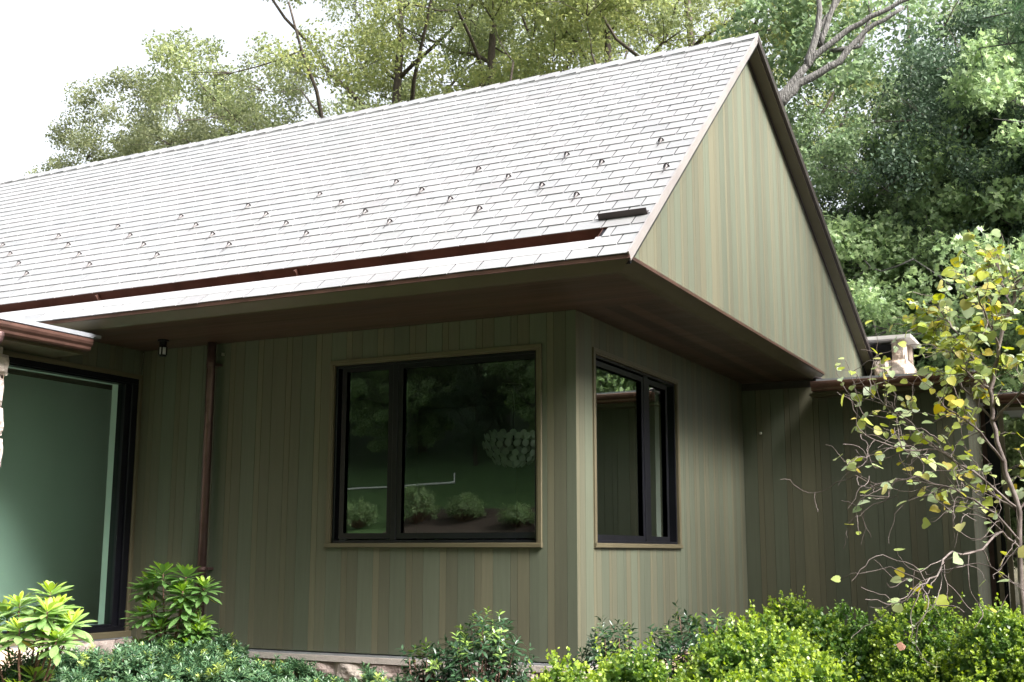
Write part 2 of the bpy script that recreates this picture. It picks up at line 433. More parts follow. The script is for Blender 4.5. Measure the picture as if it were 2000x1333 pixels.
rpart('roof_deck', d, M_black)
# built-in copper gutter
g = MB()
g.box(mR, XL, .62, EXP * .98, EXP * 1.83, -.004, .006, 1)
rpart('gutter_apron', g, [M_copper, M_apron])
g = MB()
g.quad(mR(XL, EXP * 1.83, .006), mR(.62, EXP * 1.83, .006), mR(.62, EXP * 1.9, -.075), mR(XL, EXP * 1.9, -.075))
g.quad(mR(XL, EXP * 1.9, -.075), mR(.62, EXP * 1.9, -.075), mR(.62, EXP * 3.0, -.15), mR(XL, EXP * 3.0, -.15))
g.quad(mR(XL, EXP * 3.0, -.15), mR(.62, EXP * 3.0, -.15), mR(.65, EXP * 3.02, -.002), mR(XL, EXP * 3.02, -.002))
g.quad(mR(.62, EXP * 1.83, .006), mR(.62, EXP * 3, .006), mR(.62, EXP * 3, -.15), mR(.62, EXP * 1.9, -.075))
g.box(mR, XL, .66, EXP * 2.97, EXP * 3.03, -.006, .006)
for k in range(6):
    x = -2.9 - k * 2.4 + .55; g.box(mR, x, x + .02, EXP * 2.75, EXP * 3.0, -.09, -.01)
rpart('copper_gutter_trough', g, M_copper)
# ridge
g = MB(); x = XR; r_ = random.Random(2)
while x > XL:
    w = .29
    for s_ in (0,):
        t0, t1 = .022 + r_.random() * .003, .013
        g.add([mR(x, LS - .15, t0 - .010), mR(x, LS - .15, t0), mR(x, LS + .012, t0 + .002), mBk(x, LB - .15, t0), mBk(x, LB - .15, t0 - .01),
               mR(x - w, LS - .15, t1 - .010), mR(x - w, LS - .15, t1), mR(x - w, LS + .012, t1 + .002), mBk(x - w, LB - .15, t1), mBk(x - w, LB - .15, t1 - .01)],
              [(0, 1, 6, 5), (1, 2, 7, 6), (2, 3, 8, 7), (3, 4, 9, 8), (0, 4, 3, 2, 1)])
    x -= w - .03
rpart('ridge_cap', g, M_slate)
# rake edge flashing and rake soffit boards
g = MB()
g.box(mR, XS + .0005, XR + .001, -.002, LS, -.03, .0185)
g.box(mR, XR - .020, XR - .002, -.0, LS, -.06, -.0305)
rpart('rake_flashing', g, M_tin)
g = MB()
g.box(mBk, XR - .03, XR + .004, 0, LB, -TH - .005, -.004)
g.box(mBk, XG + .002, XG + .02, 0, LB - .03, -TH - .045, -TH)
rpart('rake_edge', g, M_darkmetal)
g = MB()
g.box(mBk, XG + .02, XR - .03, 0, LB - .02, -TH - .03, -TH)
g.box(mR, XG + .02, XR - .04, 0.12, LS - .02, -TH - .02, -TH)
rpart('rake_soffit_board', g, M_fascia)
# snow guards: courses and spacing as on the roof
SG = []
for k in range(12):
    SG.append((.64 - .935 * k, 2.292 - (0.03 if k == 0 else 0))); SG.append((.165 - .935 * k, 1.945)); SG.append((-.30 - .935 * k, 1.597)); SG.append((.165 - .935 * k - .015, 1.25))
SG.append((.86, 1.60))
first = None
def snow_guard_mesh():
    mb = MB(); rr = .029; n = 10
    # curved upright plate facing down the slope with a tapering half-cone and strap
    arc = [(rr * math.cos(math.pi * i / n), rr * 1.15 * math.sin(math.pi * i / n)) for i in range(n + 1)]
    m = n + 1
    V = [(a, .012, b + .010) for a, b in arc] + [(a, .016, b + .010) for a, b in arc]
    mb.add(V, [tuple(range(m)), tuple(range(m, 2 * m))[::-1]] + [(i, i + 1, m + i + 1, m + i) for i in range(n)], 1)
    V = [(a * .62, .010, b * .86 + .010) for a, b in arc] + [(a * .05, -.062, .015 + b * .03) for a, b in arc]
    mb.add(V, [(i, i + 1, m + i + 1, m + i) for i in range(n)], 0)
    mb.add([(-.006, -.13, .0185), (.006, -.13, .0185), (.007, -.055, .019), (-.007, -.055, .019)], [(0, 1, 2, 3)], 0)
    return mb
sgm = None
for i, (x, s) in enumerate(SG):
    p = mR(x, s, 0)
    if sgm is None:
        o = rpart('snow_guard', snow_guard_mesh(), [M_guard, M_darkmetal], True); sgm = o
    else:
        o = sgm.copy(); col.objects.link(o); o.parent = roof
    o.location = p; o.rotation_euler = (A, 0, 0)
g = MB()
g.box(mR, .535, .945, .670, .676, .004, .062); g.box(mR, .535, .945, .676, .72, .012, .017)
rpart('diverter_bar', g, M_darkmetal)

# eave: copper edge + olive fascia, both along front and along the gable foot
XE, YE = .9777, -1.256; IN = .094; ZC, ZF, ZS = 3.0611, 3.0285, 2.953; YEND = 5.3; XW0 = -4.9
g = MB()
def eave_ring(mb, o0, z0, o1, z1, mi=0):
    """strip mitred at the corner: o = outward offset from the eave line"""
    a = [(XL, YE - o0, z0), (XE + o0, YE - o0, z0), (XE + o0, YEND, z0)]
    b = [(XL, YE - o1, z1), (XE + o1, YE - o1, z1), (XE + o1, YEND, z1)]
    mb.add(a + b, [(0, 1, 4, 3), (1, 2, 5, 4)], mi)
eave_ring(g, 0, ZC, 0, ZF + .004); eave_ring(g, 0, ZF + .004, .007, ZF); eave_ring(g, .007, ZF, -.002, ZF - .002)
eave_ring(g, -.16, ZC + .045, 0, ZC)
hpart('copper_drip_edge', g, M_copper)
g = MB()
eave_ring(g, -.002, ZF - .002, -.010, ZF - .006); eave_ring(g, -.010, ZF - .006, -IN + .012, ZS + .012); eave_ring(g, -IN + .012, ZS + .012, -IN, ZS + .004)
eave_ring(g, -IN, ZS + .004, -IN - .008, ZS); eave_ring(g, -IN - .008, ZS, -IN - .05, ZS)
hpart('fascia', g, M_fascia)
g = MB()   # soffit planks along x then side band along y
y = YE + IN + .05; k = 0
while y < -.001:
    y2 = min(y + .135, 0.0)
    x1 = XE - IN - .05
    g.add([(XL, y + .002, ZS + .002), (x1, y + .002, ZS + .002), (x1, y2 - .002, ZS + .002), (XL, y2 - .002, ZS + .002)], [(3, 2, 1, 0)])
    y = y2
x = 0.0
while x < XE - IN - .051:
    x2 = min(x + .135, XE - IN - .05)
    g.add([(x + .002, 0, ZS + .003), (x2 - .002, 0, ZS + .003), (x2 - .002, YEND, ZS + .003), (x + .002, YEND, ZS + .003)], [(3, 2, 1, 0)])
    x = x2
hpart('soffit', g, M_soffit)
g = MB(); g.add([(XL, YE + .12, ZS + .012), (XE - .12, YE + .12, ZS + .012), (XE - .12, YEND, ZS + .012), (XL, YEND, ZS + .012)], [(0, 1, 2, 3)])
hpart('soffit_backing', g, M_darkmetal)

# ---- windows: trim (part) > frame, pane, sill
def window(mp, W, panes, name_extra=None, frame_in=.05, glass=None, depth=.075, sillw=.0, reveal=False):
    t = MB(); w = .04
    u0, u1, z0, z1 = W
    # flat casing proud of the siding
    t.cbox(mp, u0, u1, z1 - w, z1, -.03, .018, mi=0); t.cbox(mp, u0, u0 + w, z0 + w, z1 - w, -.03, .018)
    t.cbox(mp, u1 - w, u1, z0 + w, z1 - w, -.03, .018); t.cbox(mp, u0 - .004, u1 + .004, z0, z0 + w, -.03, .028)
    t.box(mp, u0 + w, u0 + w + .012, z0 + w, z1 - w, -depth, .012); t.box(mp, u1 - w - .012, u1 - w, z0 + w, z1 - w, -depth, .012)
    t.box(mp, u0 + w + .012, u1 - w - .012, z1 - w - .012, z1 - w, -depth, .012)
    T = hpart('window', t, M_trim)
    f = MB(); a0, a1, b0, b1 = u0 + w + .0125, u1 - w - .0125, z0 + w + .0005, z1 - w - .0125
    fi = .025
    f.cbox(mp, a0, a1, b0, b0 + fi, -.10, -.012, .003); f.cbox(mp, a0, a1, b1 - fi, b1, -.10, -.012, .003)
    f.cbox(mp, a0, a0 + fi, b0 + fi, b1 - fi, -.10, -.012, .003); f.cbox(mp, a1 - fi, a1, b0 + fi, b1 - fi, -.10, -.012, .003)
    # sashes
    for (p0, p1, q0, q1) in panes:
        s = .05
        for (e0, e1, e2, e3) in ((p0 - s, p1 + s, q0 - s, q0), (p0 - s, p1 + s, q1, q1 + s), (p0 - s, p0, q0, q1), (p1, p1 + s, q0, q1)):
            e0 = max(e0, a0 + .001); e1 = min(e1, a1 - .001); e2 = max(e2, b0 + .001); e3 = min(e3, b1 - .001)
            f.cbox(mp, e0, e1, e2, e3, -.095, -.022, .005)
            f.box(mp, e0, e1, e2, e3, -.094, -.0221)
    ps = sorted(panes)
    for i in range(len(ps) - 1):
        a = ps[i][1] + .0502; b = ps[i + 1][0] - .0502
        if b > a: f.cbox(mp, a, b, b0 + fi, b1 - fi, -.10, -.014, .003)
    obj('frame', f, M_black, T)
    for (p0, p1, q0, q1) in panes:
        q = MB(); q.add([mp(p0 - .004, q0 - .004, -.05), mp(p1 + .004, q0 - .004, -.05), mp(p1 + .004, q1 + .004, -.05), mp(p0 - .004, q1 + .004, -.05)], [(0, 1, 2, 3)])
        obj('pane', q, glass or M_glass, T)
    rv = MB()
    for (e0, e1, e2, e3) in ((u0 + .03, u0 + .05, z0 + .03, z1 - .03), (u1 - .05, u1 - .03, z0 + .03, z1 - .03), (u0 + .05, u1 - .05, z0 + .03, z0 + .05), (u0 + .05, u1 - .05, z1 - .05, z1 - .03)):
        rv.box(mp, e0, e1, e2, e3, -.24, -.101)
    obj('reveal', rv, M_reveal, T)
    return T
window(mF, WF, [(-2.37, -1.90, 1.065, 2.57), (-1.745, -.40, 1.065, 2.565)])
window(mS, WS, [(.50, 1.635, 1.05, 2.54), (1.85, 2.33, 1.05, 2.54)])
# large left window
def big_window():
    mp = mL; t = MB(); y0, y1, z0, z1 = -1.79, -.045, .07, 2.70
    t.cbox(mp, y0, y1 + .045, 2.655, 2.70, -.03, .02); t.cbox(mp, y1 - .0, y1 + .045, .10, 2.655, -.03, .02)
    t.cbox(mp, y0, y1 + .045, .055, .115, -.03, .05)
    T = hpart('window', t, M_trim); T['label'] = 'tall fixed picture window beside the stone pier'
    f = MB()
    f.cbox(mp, y0, y1, 2.60, 2.655, -.12, .005); f.cbox(mp, y0, y1, .1155, .165, -.12, .005)
    f.cbox(mp, y1 - .085, y1, .165, 2.60, -.12, .005); f.cbox(mp, y1 - .16, y1 - .085, .165, 2.60, -.12, -.02)
    f.cbox(mp, y0, y1 - .16, 2.585, 2.60, -.12, -.02); f.cbox(mp, y0, y1 - .16, .165, .185, -.12, -.02)
    obj('frame', f, M_black, T)
    q = MB(); q.add([mp(y0, .18, -.05), mp(y1 - .155, .18, -.05), mp(y1 - .155, 2.59, -.05), mp(y0, 2.59, -.05)], [(0, 1, 2, 3)])
    obj('pane', q, M_glassL, T)
    rv = MB(); rv.box(mp, y1 - .16, y1 - .13, .165, 2.6, -.20, -.121); rv.box(mp, y0, y1 - .16, 2.588, 2.62, -.21, -.121); rv.box(mp, y0, y1 - .16, .13, .18, -.34, -.121)
    obj('reveal', rv, M_reveal, T)
big_window()

# ---- interior
g = MB()
ident = lambda u, w, n: (u, w, n)
# main room walls (inside faces)
def plate(mb, u0, u1, w0, w1, hole, mp, n):
    """wall skin with one hole"""
    h0, h1, k0, k1 = hole
    for (a, b, c, d_) in ((u0, h0, w0, w1), (h1, u1, w0, w1), (h0, h1, w0, k0), (h0, h1, k1, w1)):
        mb.quad(mp(a, c, n), mp(b, c, n), mp(b, d_, n), mp(a, d_, n))
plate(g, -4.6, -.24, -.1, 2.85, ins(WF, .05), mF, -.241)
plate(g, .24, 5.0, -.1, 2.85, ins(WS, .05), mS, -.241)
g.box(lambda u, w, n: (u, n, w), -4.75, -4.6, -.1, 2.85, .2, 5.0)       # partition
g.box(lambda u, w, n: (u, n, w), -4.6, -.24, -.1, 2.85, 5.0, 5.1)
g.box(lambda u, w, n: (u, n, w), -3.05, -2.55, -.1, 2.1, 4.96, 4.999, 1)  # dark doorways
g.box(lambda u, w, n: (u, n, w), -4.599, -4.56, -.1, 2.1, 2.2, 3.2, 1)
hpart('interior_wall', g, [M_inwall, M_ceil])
g = MB(); g.box(lambda u, w, n: (u, n, w), -4.6, -.24, 2.85, 2.88, .24, 5.0); hpart('interior_ceiling', g, M_inwall)
g = MB(); g.box(lambda u, w, n: (u, n, w), -6.6, -5.0, -.14, -.1, -2.8, 5.0); g.box(lambda u, w, n: (u, n, w), -4.999, -.24, -.14, -.1, .22, 5.0); hpart('interior_floor', g, M_infloor)
g = MB()
g.box(lambda u, w, n: (u, n, w), -6.45, -6.35, -.1, 3.0, -2.9, 3.4)
plate(g, -6.35, -5.0, -.1, 2.82, (-6.3, -5.2, .3, 2.7), lambda u, w, n: (u, -2.85, w), 0)
g.box(lambda u, w, n: (u, n, w), -6.35, -4.751, -.1, 3.0, 3.4, 3.5)
g.box(ident, -5.13, -5.052, -.17, 3.4, -.1, 3.0)
hpart('gallery_wall', g, M_inpale)
g = MB(); g.box(lambda u, w, n: (u, n, w), -6.35, -5.06, 2.75, 2.86, -2.84, 3.4); hpart('gallery_ceiling', g, M_ceil)

# ---- stone base, ledges, pier
def stonewall(mb, mp, u0, u1, z0, z1, rowh, lenr, seed, depth=.045, mi=0, ragged=None):
    r = random.Random(seed); z = z1; row = 0
    while z > z0:
        h = rowh * r.uniform(.75, 1.25); zb = max(z0, z - h)
        if zb - z0 < .05: zb = z0
        u = u0 - (r.random() * lenr[0] if row % 2 else 0)
        while u < u1:
            l = r.uniform(*lenr); a, b = max(u, u0), min(u + l, u1); u += l
            if u1 - u < .06: b = u1; u = u1
            if b - a < .04: continue
            nx, nz = 9, 6; V = []; q = r.random() * 10; cj = [r.uniform(-.012, .012) for _ in range(8)]
            ex = r.uniform(-.03, .03) if ragged and abs(b - u1) < 1e-6 else 0
            for j in range(nz + 1):
                for i in range(nx + 1):
                    s, t = i / nx, j / nz
                    uu = a + .010 + (b - a - .020 + ex) * s; zz = zb + .010 + (z - zb - .02) * t
                    uu += cj[0] * (1 - t) * (1 - s) + cj[1] * t * (1 - s) + cj[2] * s * t; zz += cj[3] * (1 - s) * t + cj[4] * s * t + cj[5] * s * (1 - t)
                    e = min(1, min(s, 1 - s) * 6) ** .5 * min(1, min(t, 1 - t) * 4) ** .5
                    dd = depth * e * (.72 + .3 * math.sin(7 * s + q + 3 * t) * math.sin(5 * t + q * 2) + .12 * r.random())
                    V.append(mp(uu, zz, dd))
            F = [(j * (nx + 1) + i, j * (nx + 1) + i + 1, (j + 1) * (nx + 1) + i + 1, (j + 1) * (nx + 1) + i) for j in range(nz) for i in range(nx)]
            mb.add(V, F, mi)
        z = zb; row += 1
    return mb
g = MB()
mFb = lambda u, w, n: (u, -.03 - n, w); mSb = lambda u, w, n: (.03 + n, u, w); mLb = lambda u, w, n: (-4.87 + n, u, w)
g.box(mF, -4.86, .029, -.7, -.03, -.2, .029, 1); g.box(mS, 0.03, 5.0, -.7, -.03, -.2, .029, 1)
g.box(mL, -2.6, -.0, -.9, .045, -.2, .055, 1)
g.box(mF, -4.86, .070, -.078, -.028, -.05, .070, 1); g.box(mS, -.02, 5.0, -.0781, -.0281, -.05, .070, 1)
stonewall(g, mFb, -4.8, .03, -.62, -.05, .24, (.22, .5), 3)
stonewall(g, mSb, .0, 5.0, -.62, -.05, .2, (.22, .5), 5)
stonewall(g, mLb, -2.5, -.02, -.7, .055, .34, (.25, .5), 8, depth=.05)
hpart('stone_foundation', g, [M_stone, M_mortar])
g = MB(); g.box(mF, -4.86, .05, -.027, -.012, -.05, .045); g.box(mS, -.02, 5.0, -.0271, -.0121, -.05, .045)
g.box(mL, -1.79, -.0, .046, .054, -.05, .07)
hpart('base_flashing', g, M_grey)
g = MB()
g.box(mL, -2.95, -1.84, -.7, 2.712, -.25, .10, 1)
mP = lambda u, w, n: (-4.82 + n, u, w)
stonewall(g, mP, -2.98, -1.795, -.7, 2.66, .26, (.22, .45), 21, depth=.05, ragged=True)
mP2 = lambda u, w, n: (u, -1.83 + n, w)
stonewall(g, mP2, -4.98, -4.80, -.7, 2.66, .26, (.5, .6), 22, depth=.03)
hpart('stone_pier', g, [M_stone, M_mortar])

# ---- gutters, downspouts, flat wing roofs
GP = [(0, 0), (0, -.112), (.075, -.112), (.088, -.098), (.092, -.075), (.112, -.052), (.120, -.030), (.120, -.006), (.114, .0), (.105, -.006), (.105, -.03), (.08, -.09), (.012, -.10), (.012, 0)]
g = MB(); g.extr(GP, (-4.52, -1.19, 2.855), (-4.52, -2.9, 2.855), (1, 0, 0)); hpart('copper_gutter', g, M_copper)
g = MB(); g.extr(GP, (.935, 4.82, 2.875), (2.79, 4.82, 2.875), (0, -1, 0)); 
g.extr(GP, (2.67, 4.83, 2.8745), (2.67, 6.42, 2.8745), (1, 0, 0)); hpart('copper_gutter', g, M_copper)
g = MB(); g.extr(GP, (2.66, 6.52, 2.815), (7, 6.52, 2.815), (0, -1, 0)); hpart('copper_gutter', g, M_copper)
ident = lambda u, w, n: (u, w, n)
g = MB(); g.box(ident, -9.5, -4.40, -2.92, -1.10, 2.872, 2.9); g.box(ident, -4.44, -4.395, -2.92, -1.2, 2.862, 2.9005)
hpart('flat_wing_roof', g, M_grey)
g = MB(); g.box(ident, .99, 2.74, 4.76, 11, 2.876, 2.905); hpart('flat_wing_roof', g, M_grey)
g = MB(); g.box(ident, 2.78, 7, 6.47, 12, 2.80, 2.842); hpart('flat_wing_roof', g, M_grey)
g = MB()
g.box(ident, -4.925, -4.52, -3.1, -1.19, 2.715, 2.74); g.box(ident, -4.56, -4.521, -3.1, -1.19, 2.741, 2.87); g.box(ident, -4.925, -4.52, -1.21, -1.19, 2.741, 2.87)
hpart('wing_soffit', g, M_fascia); g = MB()
g.box(ident, .89, 2.669, 4.83, 5.1, 2.72, 2.75); g.box(ident, .935, 2.669, 4.821, 4.86, 2.745, 2.873)
g.box(ident, 2.6, 2.669, 5.1, 6.4, 2.72, 2.87)
hpart('wing_soffit', g, M_fascia); g = MB()
g.box(ident, 2.67, 7, 6.521, 6.9, 2.66, 2.80)
hpart('wing_soffit', g, M_fascia)
# small drip bracket / flashing lumps where the fascia meets the wing roofs
g = MB(); g.tube([(.90, 5.02, 2.93), (.95, 4.95, 2.935), (1.03, 4.9, 2.925)], [.02, .03, .012], 7); hpart('lead_flashing', g, M_darkmetal, smooth=True)
# front downspout
g = MB(); P = [(-3.925, -.10, 2.955), (-3.925, -.10, 2.7), (-3.925, -.10, .06)]
g.tube(P, .044, 14)
ds = hpart('downspout', g, M_copperd, smooth=True)
for z in (2.72, .72):
    g = MB(); g.tube([(-3.925, -.10, z), (-3.925, -.10, z + .03)], .049, 14); g.box(mF, -3.985, -3.865, z + .002, z + .026, 0, .08)
    obj('bracket', g, M_copperd, ds)
g = MB(); g.box(mF, -3.86, -3.845, 2.83, 2.86, 0, .03); hpart('wall_clip', g, M_brass)
# left corrugated elbow
g = MB(); P = []; rad = []
base = [(-4.46, -2.20, 2.76), (-4.46, -2.20, 2.71), (-4.50, -2.24, 2.64), (-4.58, -2.3, 2.57), (-4.68, -2.38, 2.50), (-4.70, -2.40, 2.4), (-4.70, -2.40, .2)]
for i in range(len(base) - 1):
    a, b = Vector(base[i]), Vector(base[i + 1]); n = 40 if i > 4 else 5
    for k in range(n):
        P.append(tuple(a.lerp(b, k / n))); rad.append(.042 + (.004 if (k % 2) else 0))
g.tube(P, rad, 12); hpart('downspout', g, M_copperd, smooth=True)
# soffit light
g = MB(); L0 = (-4.24, -.45); g.tube([(L0[0], L0[1], 2.952), (L0[0], L0[1], 2.935)], .055, 16); g.tube([(L0[0], L0[1], 2.935), (L0[0], L0[1], 2.90), (L0[0], L0[1], 2.875)], [.035, .035, .042], 16)
for k in range(4):
    an = k * math.pi / 2 + .5; x, y = L0[0] + .036 * math.cos(an), L0[1] + .036 * math.sin(an); g.tube([(x, y, 2.88), (x, y, 2.80)], .008, 6)
g.tube([(L0[0], L0[1], 2.802), (L0[0], L0[1], 2.785)], [.043, .03], 16)
sl = hpart('soffit_light', g, M_black)
g = MB(); g.tube([(L0[0], L0[1], 2.875), (L0[0], L0[1], 2.802)], .031, 16); obj('lamp_glass', g, M_lens, sl, True)
# hose bib + small cable grommet
g = MB(); g.tube([(2.14, 5.1, .345), (2.14, 5.05, .345)], .022, 10); g.tube([(2.14, 5.05, .345), (2.14, 5.01, .36), (2.14, 4.99, .385)], .026, 10)
g.tube([(2.14, 4.99, .40), (2.14, 4.99, .415)], .04, 12); g.tube([(2.14, 5.0, .34), (2.14, 4.97, .29)], .018, 10)
hpart('hose_bib', g, M_brass, smooth=True)
g = MB(); g.tube([(.22, 5.1, 2.33), (.22, 5.085, 2.33)], .018, 10); hpart('wall_sensor', g, M_brass, smooth=True)

# chimney
g = MB(); cb = lambda u, w, n: (u, 8.6 - n, w)
g.box(cb, 1.02, 1.46, 2.6, 3.66, -.8, -.01, 1)
stonewall(g, cb, 1.0, 1.47, 2.7, 3.68, .34, (.2, .5), 31, depth=.04)
stonewall(g, lambda u, w, n: (1.46 + n, u, w), 8.58, 9.4, 2.7, 3.68, .34, (.2, .4), 32, depth=.04)
for (a, b, c, d_) in ((1.27, 1.455, 8.6, 8.82), (1.27, 1.455, 9.2, 9.4)):
    stonewall(g, lambda u, w, n: (u, c - n, w), a, b, 3.675, 3.96, .4, (.4, .5), 33, depth=.02)
    g.box(lambda u, w, n: (u, n, w), a, b, 3.66, 3.965, c + .002, d_, 0)
ch = hpart('chimney', g, [M_chst, M_mortar])
g = MB(); g.box(ident, .80, 1.56, 8.48, 9.55, 3.966, 4.015); obj('chimney_cap', g, M_cap, ch)
g = MB(); g.box(ident, .9, 1.26, 8.75, 9.3, 3.67, 3.93); obj('cap_gap_shade', g, M_black, ch)  # black block painted in for the shade of the opening under the cap

# entry porch behind the right wing
mE = lambda u, w, n: (u, 6.6 - n, w)
g = MB(); g.box(mE, 2.60, 2.75, -.2, 2.70, -.1, .0)
hpart('entry_door', g, M_copperd)
g = MB(); g.box(mE, 2.66, 2.80, -.1, 2.66, .03, .06); g.box(mE, 2.76, 2.78, .5, .6, .06, .09); g.box(mE, 2.63, 2.77, 1.45, 1.85, .062, .10)
hpart('door_frame', g, M_black)
g = MB(); g.box(mE, 2.70, 2.75, -.2, 1.42, .07, .11); g.box(mE, 2.815, 2.87, -.2, 2.70, .05, .11)
hpart('porch_post', g, M_trim)
g = MB(); g.box(ident, 2.62, 7, 6.5, 10.6, -.22, -.05); hpart('porch_floor', g, M_cap)
rail = thing('railing', 'thin black metal railing with upright bars at right edge beyond the porch', 'railing', (4, 9.6, -.05))
g = MB(); g.box(lambda u, w, n: (u, n, w), -1.5, 3.0, .88, .92, -.02, .02); obj('top_rail', g, M_darkmetal, rail)
g = MB(); g.box(lambda u, w, n: (u, n, w), -1.5, 3.0, .06, .09, -.015, .015); obj('bottom_rail', g, M_darkmetal, rail)
for k in range(38):
    g = MB(); x = -1.5 + k * .12; g.box(lambda u, w, n: (u, n, w), x, x + .014, .0901, .8799, -.007, .007); obj('baluster', g, M_darkmetal, rail)

# chandelier inside the main room
chd = thing('chandelier', 'round chandelier of pale discs hanging behind the large front window', 'chandelier', (-1.60, 2.0, 1.75))
g = MB(); g.tube([(0, 0, .88), (0, 0, .90)], .10, 18); g.tube([(0, 0, .3), (0, 0, .9)], .008, 6); obj('stem', g, M_darkmetal, chd)
g = MB(); r_ = random.Random(5)
for ring, (rad, z, n) in enumerate([(.30, .34, 20), (.32, .25, 22), (.28, .17, 18), (.21, .10, 14), (.11, .06, 8), (.24, .38, 14), (0.02, .04, 1)]):
    for k in range(n):
        an = 2 * math.pi * (k + .5 * (ring % 2)) / n; p = Vector((rad * math.cos(an), rad * math.sin(an), z + r_.uniform(-.01, .01)))
        nrm = Vector((math.cos(an), math.sin(an), -.35 - (.3 - rad) * 3)).normalized()
        g.tube([p, p + nrm * .006], .037, 14)
obj('disc_shade', g, M_white, chd)

# ------------------------------------------------------------------ TREES
def bez(a, b, bend, n, r, jit=0.):
    a = Vector(a); b = Vector(b); m = (a + b) / 2 + Vector(bend); P = []
    for i in range(n + 1):
        t = i / n; p = a * (1 - t) ** 2 + m * 2 * t * (1 - t) + b * t * t
        if 0 < i < n and jit: p = p + Vector((r.uniform(-jit, jit), r.uniform(-jit, jit), r.uniform(-jit, jit)))
        P.append(p)
    return P

def tree_meshes(seed, H, base_z, crown_r, crown_h, nlimb, nclump, clump_r, nleaf, leaf, tr, bark, lmat, templ='diamond', bare=0, lean=(0, 0), flat=.7, inner=.35):
    """trunk + limbs mesh and crown mesh, both in tree-local coordinates"""
    r = random.Random(seed); lr = np.random.default_rng(seed)
    mb = MB(); top = Vector((lean[0], lean[1], H * .86))
    tp = bez((0, 0, -.3), top, (lean[0] * .3 + r.uniform(-.4, .4), r.uniform(-.4, .4), 0), 12, r, .07)
    rad = [tr * (1.25 if i == 0 else 1) * (1 - .88 * i / 12) for i in range(13)]
    mb.tube(tp, rad, 10)
    cz = base_z + crown_h / 2
    limbs = []
    for k in range(nlimb):
        t = (base_z / H * .75) + (.95 - base_z / H * .75) * (k + .3) / nlimb; idx = min(11, int(t * 12))
        s = tp[idx]; an = k * 2.4 + r.uniform(-.4, .4); zf = (k + .5) / nlimb
        rr = crown_r * (.50 + .28 * math.sin(math.pi * min(1, .2 + .75 * zf))) * r.uniform(.85, 1.15)
        e = Vector((lean[0] * zf + rr * math.cos(an), lean[1] * zf + rr * math.sin(an), base_z + crown_h * (.22 + .62 * zf) + r.uniform(-.4, .4)))
        P = bez(s, e, (0, 0, -.12 * rr), 8, r, .1); r0 = rad[idx] * .55
        mb.tube(P, [r0 * (1 - .8 * i / 8) for i in range(9)], 7); limbs.append((P, r0))
    C = []; tries = 0
    while len(C) < nclump and tries < 9000:
        tries += 1
        d_ = Vector((r.gauss(0, 1), r.gauss(0, 1), r.gauss(0, 1))).normalized(); q = r.uniform(inner, 1) ** .5
        p = Vector((d_.x * crown_r * q, d_.y * crown_r * q, cz + d_.z * crown_h / 2 * q))
        f = (p.z - base_z) / crown_h
        lim = crown_r * (1.02 if f < .55 else 1.02 - (f - .55) * .9)
        if math.hypot(p.x, p.y) > lim: continue
        p.x += lean[0] * f; p.y += lean[1] * f
        if any((p - c).length < clump_r * .95 for c in C): continue
        C.append(p)
    for c in C:
        bestd = 1e9
        for P, r0 in limbs:
            for i in range(2, 9):
                dd = (P[i] - c).length
                if dd < bestd and P[i].z < c.z + .8: bestd = dd; bp = (P[i], r0 * (1 - .8 * i / 8))
        P = bez(bp[0], c, (r.uniform(-.2, .2), r.uniform(-.2, .2), -.1 * bestd), 5, r, .05)
        r1 = max(.015, min(bp[1] * .7, .06)); mb.tube(P, [r1 * (1 - .75 * i / 5) for i in range(6)], 5)
        for k in range(4):
            e = c + Vector((r.gauss(0, 1), r.gauss(0, 1), r.gauss(0, .7))).normalized() * clump_r * r.uniform(.6, 1)
            Q = bez(P[3], e, (r.uniform(-.1, .1), r.uniform(-.1, .1), r.uniform(-.1, .1)), 3, r, .02); mb.tube(Q, [.014, .010, .007, .004], 4, cap=False)
    # leaves: several sub-puffs per clump
    pos = []; 
    for c in C:
        k = 9; sub = lr.normal(size=(k, 3)); sub = unit(sub) * (lr.uniform(.35, 1, (k, 1)) ** .6) * clump_r * np.array([1, 1, flat])
        per = int(nleaf * lr.uniform(.6, 1.25) / k)
        for s_ in sub:
            q = unit(lr.normal(size=(per, 3))) * (lr.uniform(0, 1, (per, 1)) ** .45) * clump_r * .42 * np.array([1, 1, .75])
            pos.append(np.array(c) + s_ + q)
    pos = np.concatenate(pos); n = len(pos)
    dirs = unit(lr.normal(size=(n, 3)) + np.array([0, 0, -.25])); nor = unit(lr.normal(size=(n, 3)) * .8 + np.array([0, 0, .9]))
    sz = leaf * lr.uniform(.65, 1.25, n)
    return mb, leafmesh('crown', pos, dirs, nor, sz, lmat, templ)

TM = {}
def make_tree(kind, loc, label, cat='tree', name='oak_tree', rz=0., sc=1., lmat=None, group=None, sz=None):
    if kind not in TM:
        mb, lm = tree_meshes(**KINDS[kind]); tme = None
        TM[kind] = [mb, lm, None]
    t = thing(name, label, cat, loc, rz, group)
    t.scale = (sc, sc, sz or sc)
    K_ = TM[kind]
    if K_[2] is None:
        tr = obj('trunk', K_[0], KINDS[kind]['bark'], t, True); K_[2] = tr.data
    else:
        tr = bpy.data.objects.new('trunk', K_[2]); col.objects.link(tr); tr.parent = t
    cr = bpy.data.objects.new('crown', K_[1]); col.objects.link(cr); cr.parent = t
    if lmat:
        cr.material_slots[0].link = 'OBJECT'; cr.material_slots[0].material = lmat
    return t
def kd(seed, H, base_z, crown_r, crown_h, nlimb, nclump, clump_r, nleaf, leaf, tr, bark, lmat, **k):
    return dict(seed=seed, H=H, base_z=base_z, crown_r=crown_r, crown_h=crown_h, nlimb=nlimb, nclump=nclump, clump_r=clump_r, nleaf=nleaf, leaf=leaf, tr=tr, bark=bark, lmat=lmat, **k)
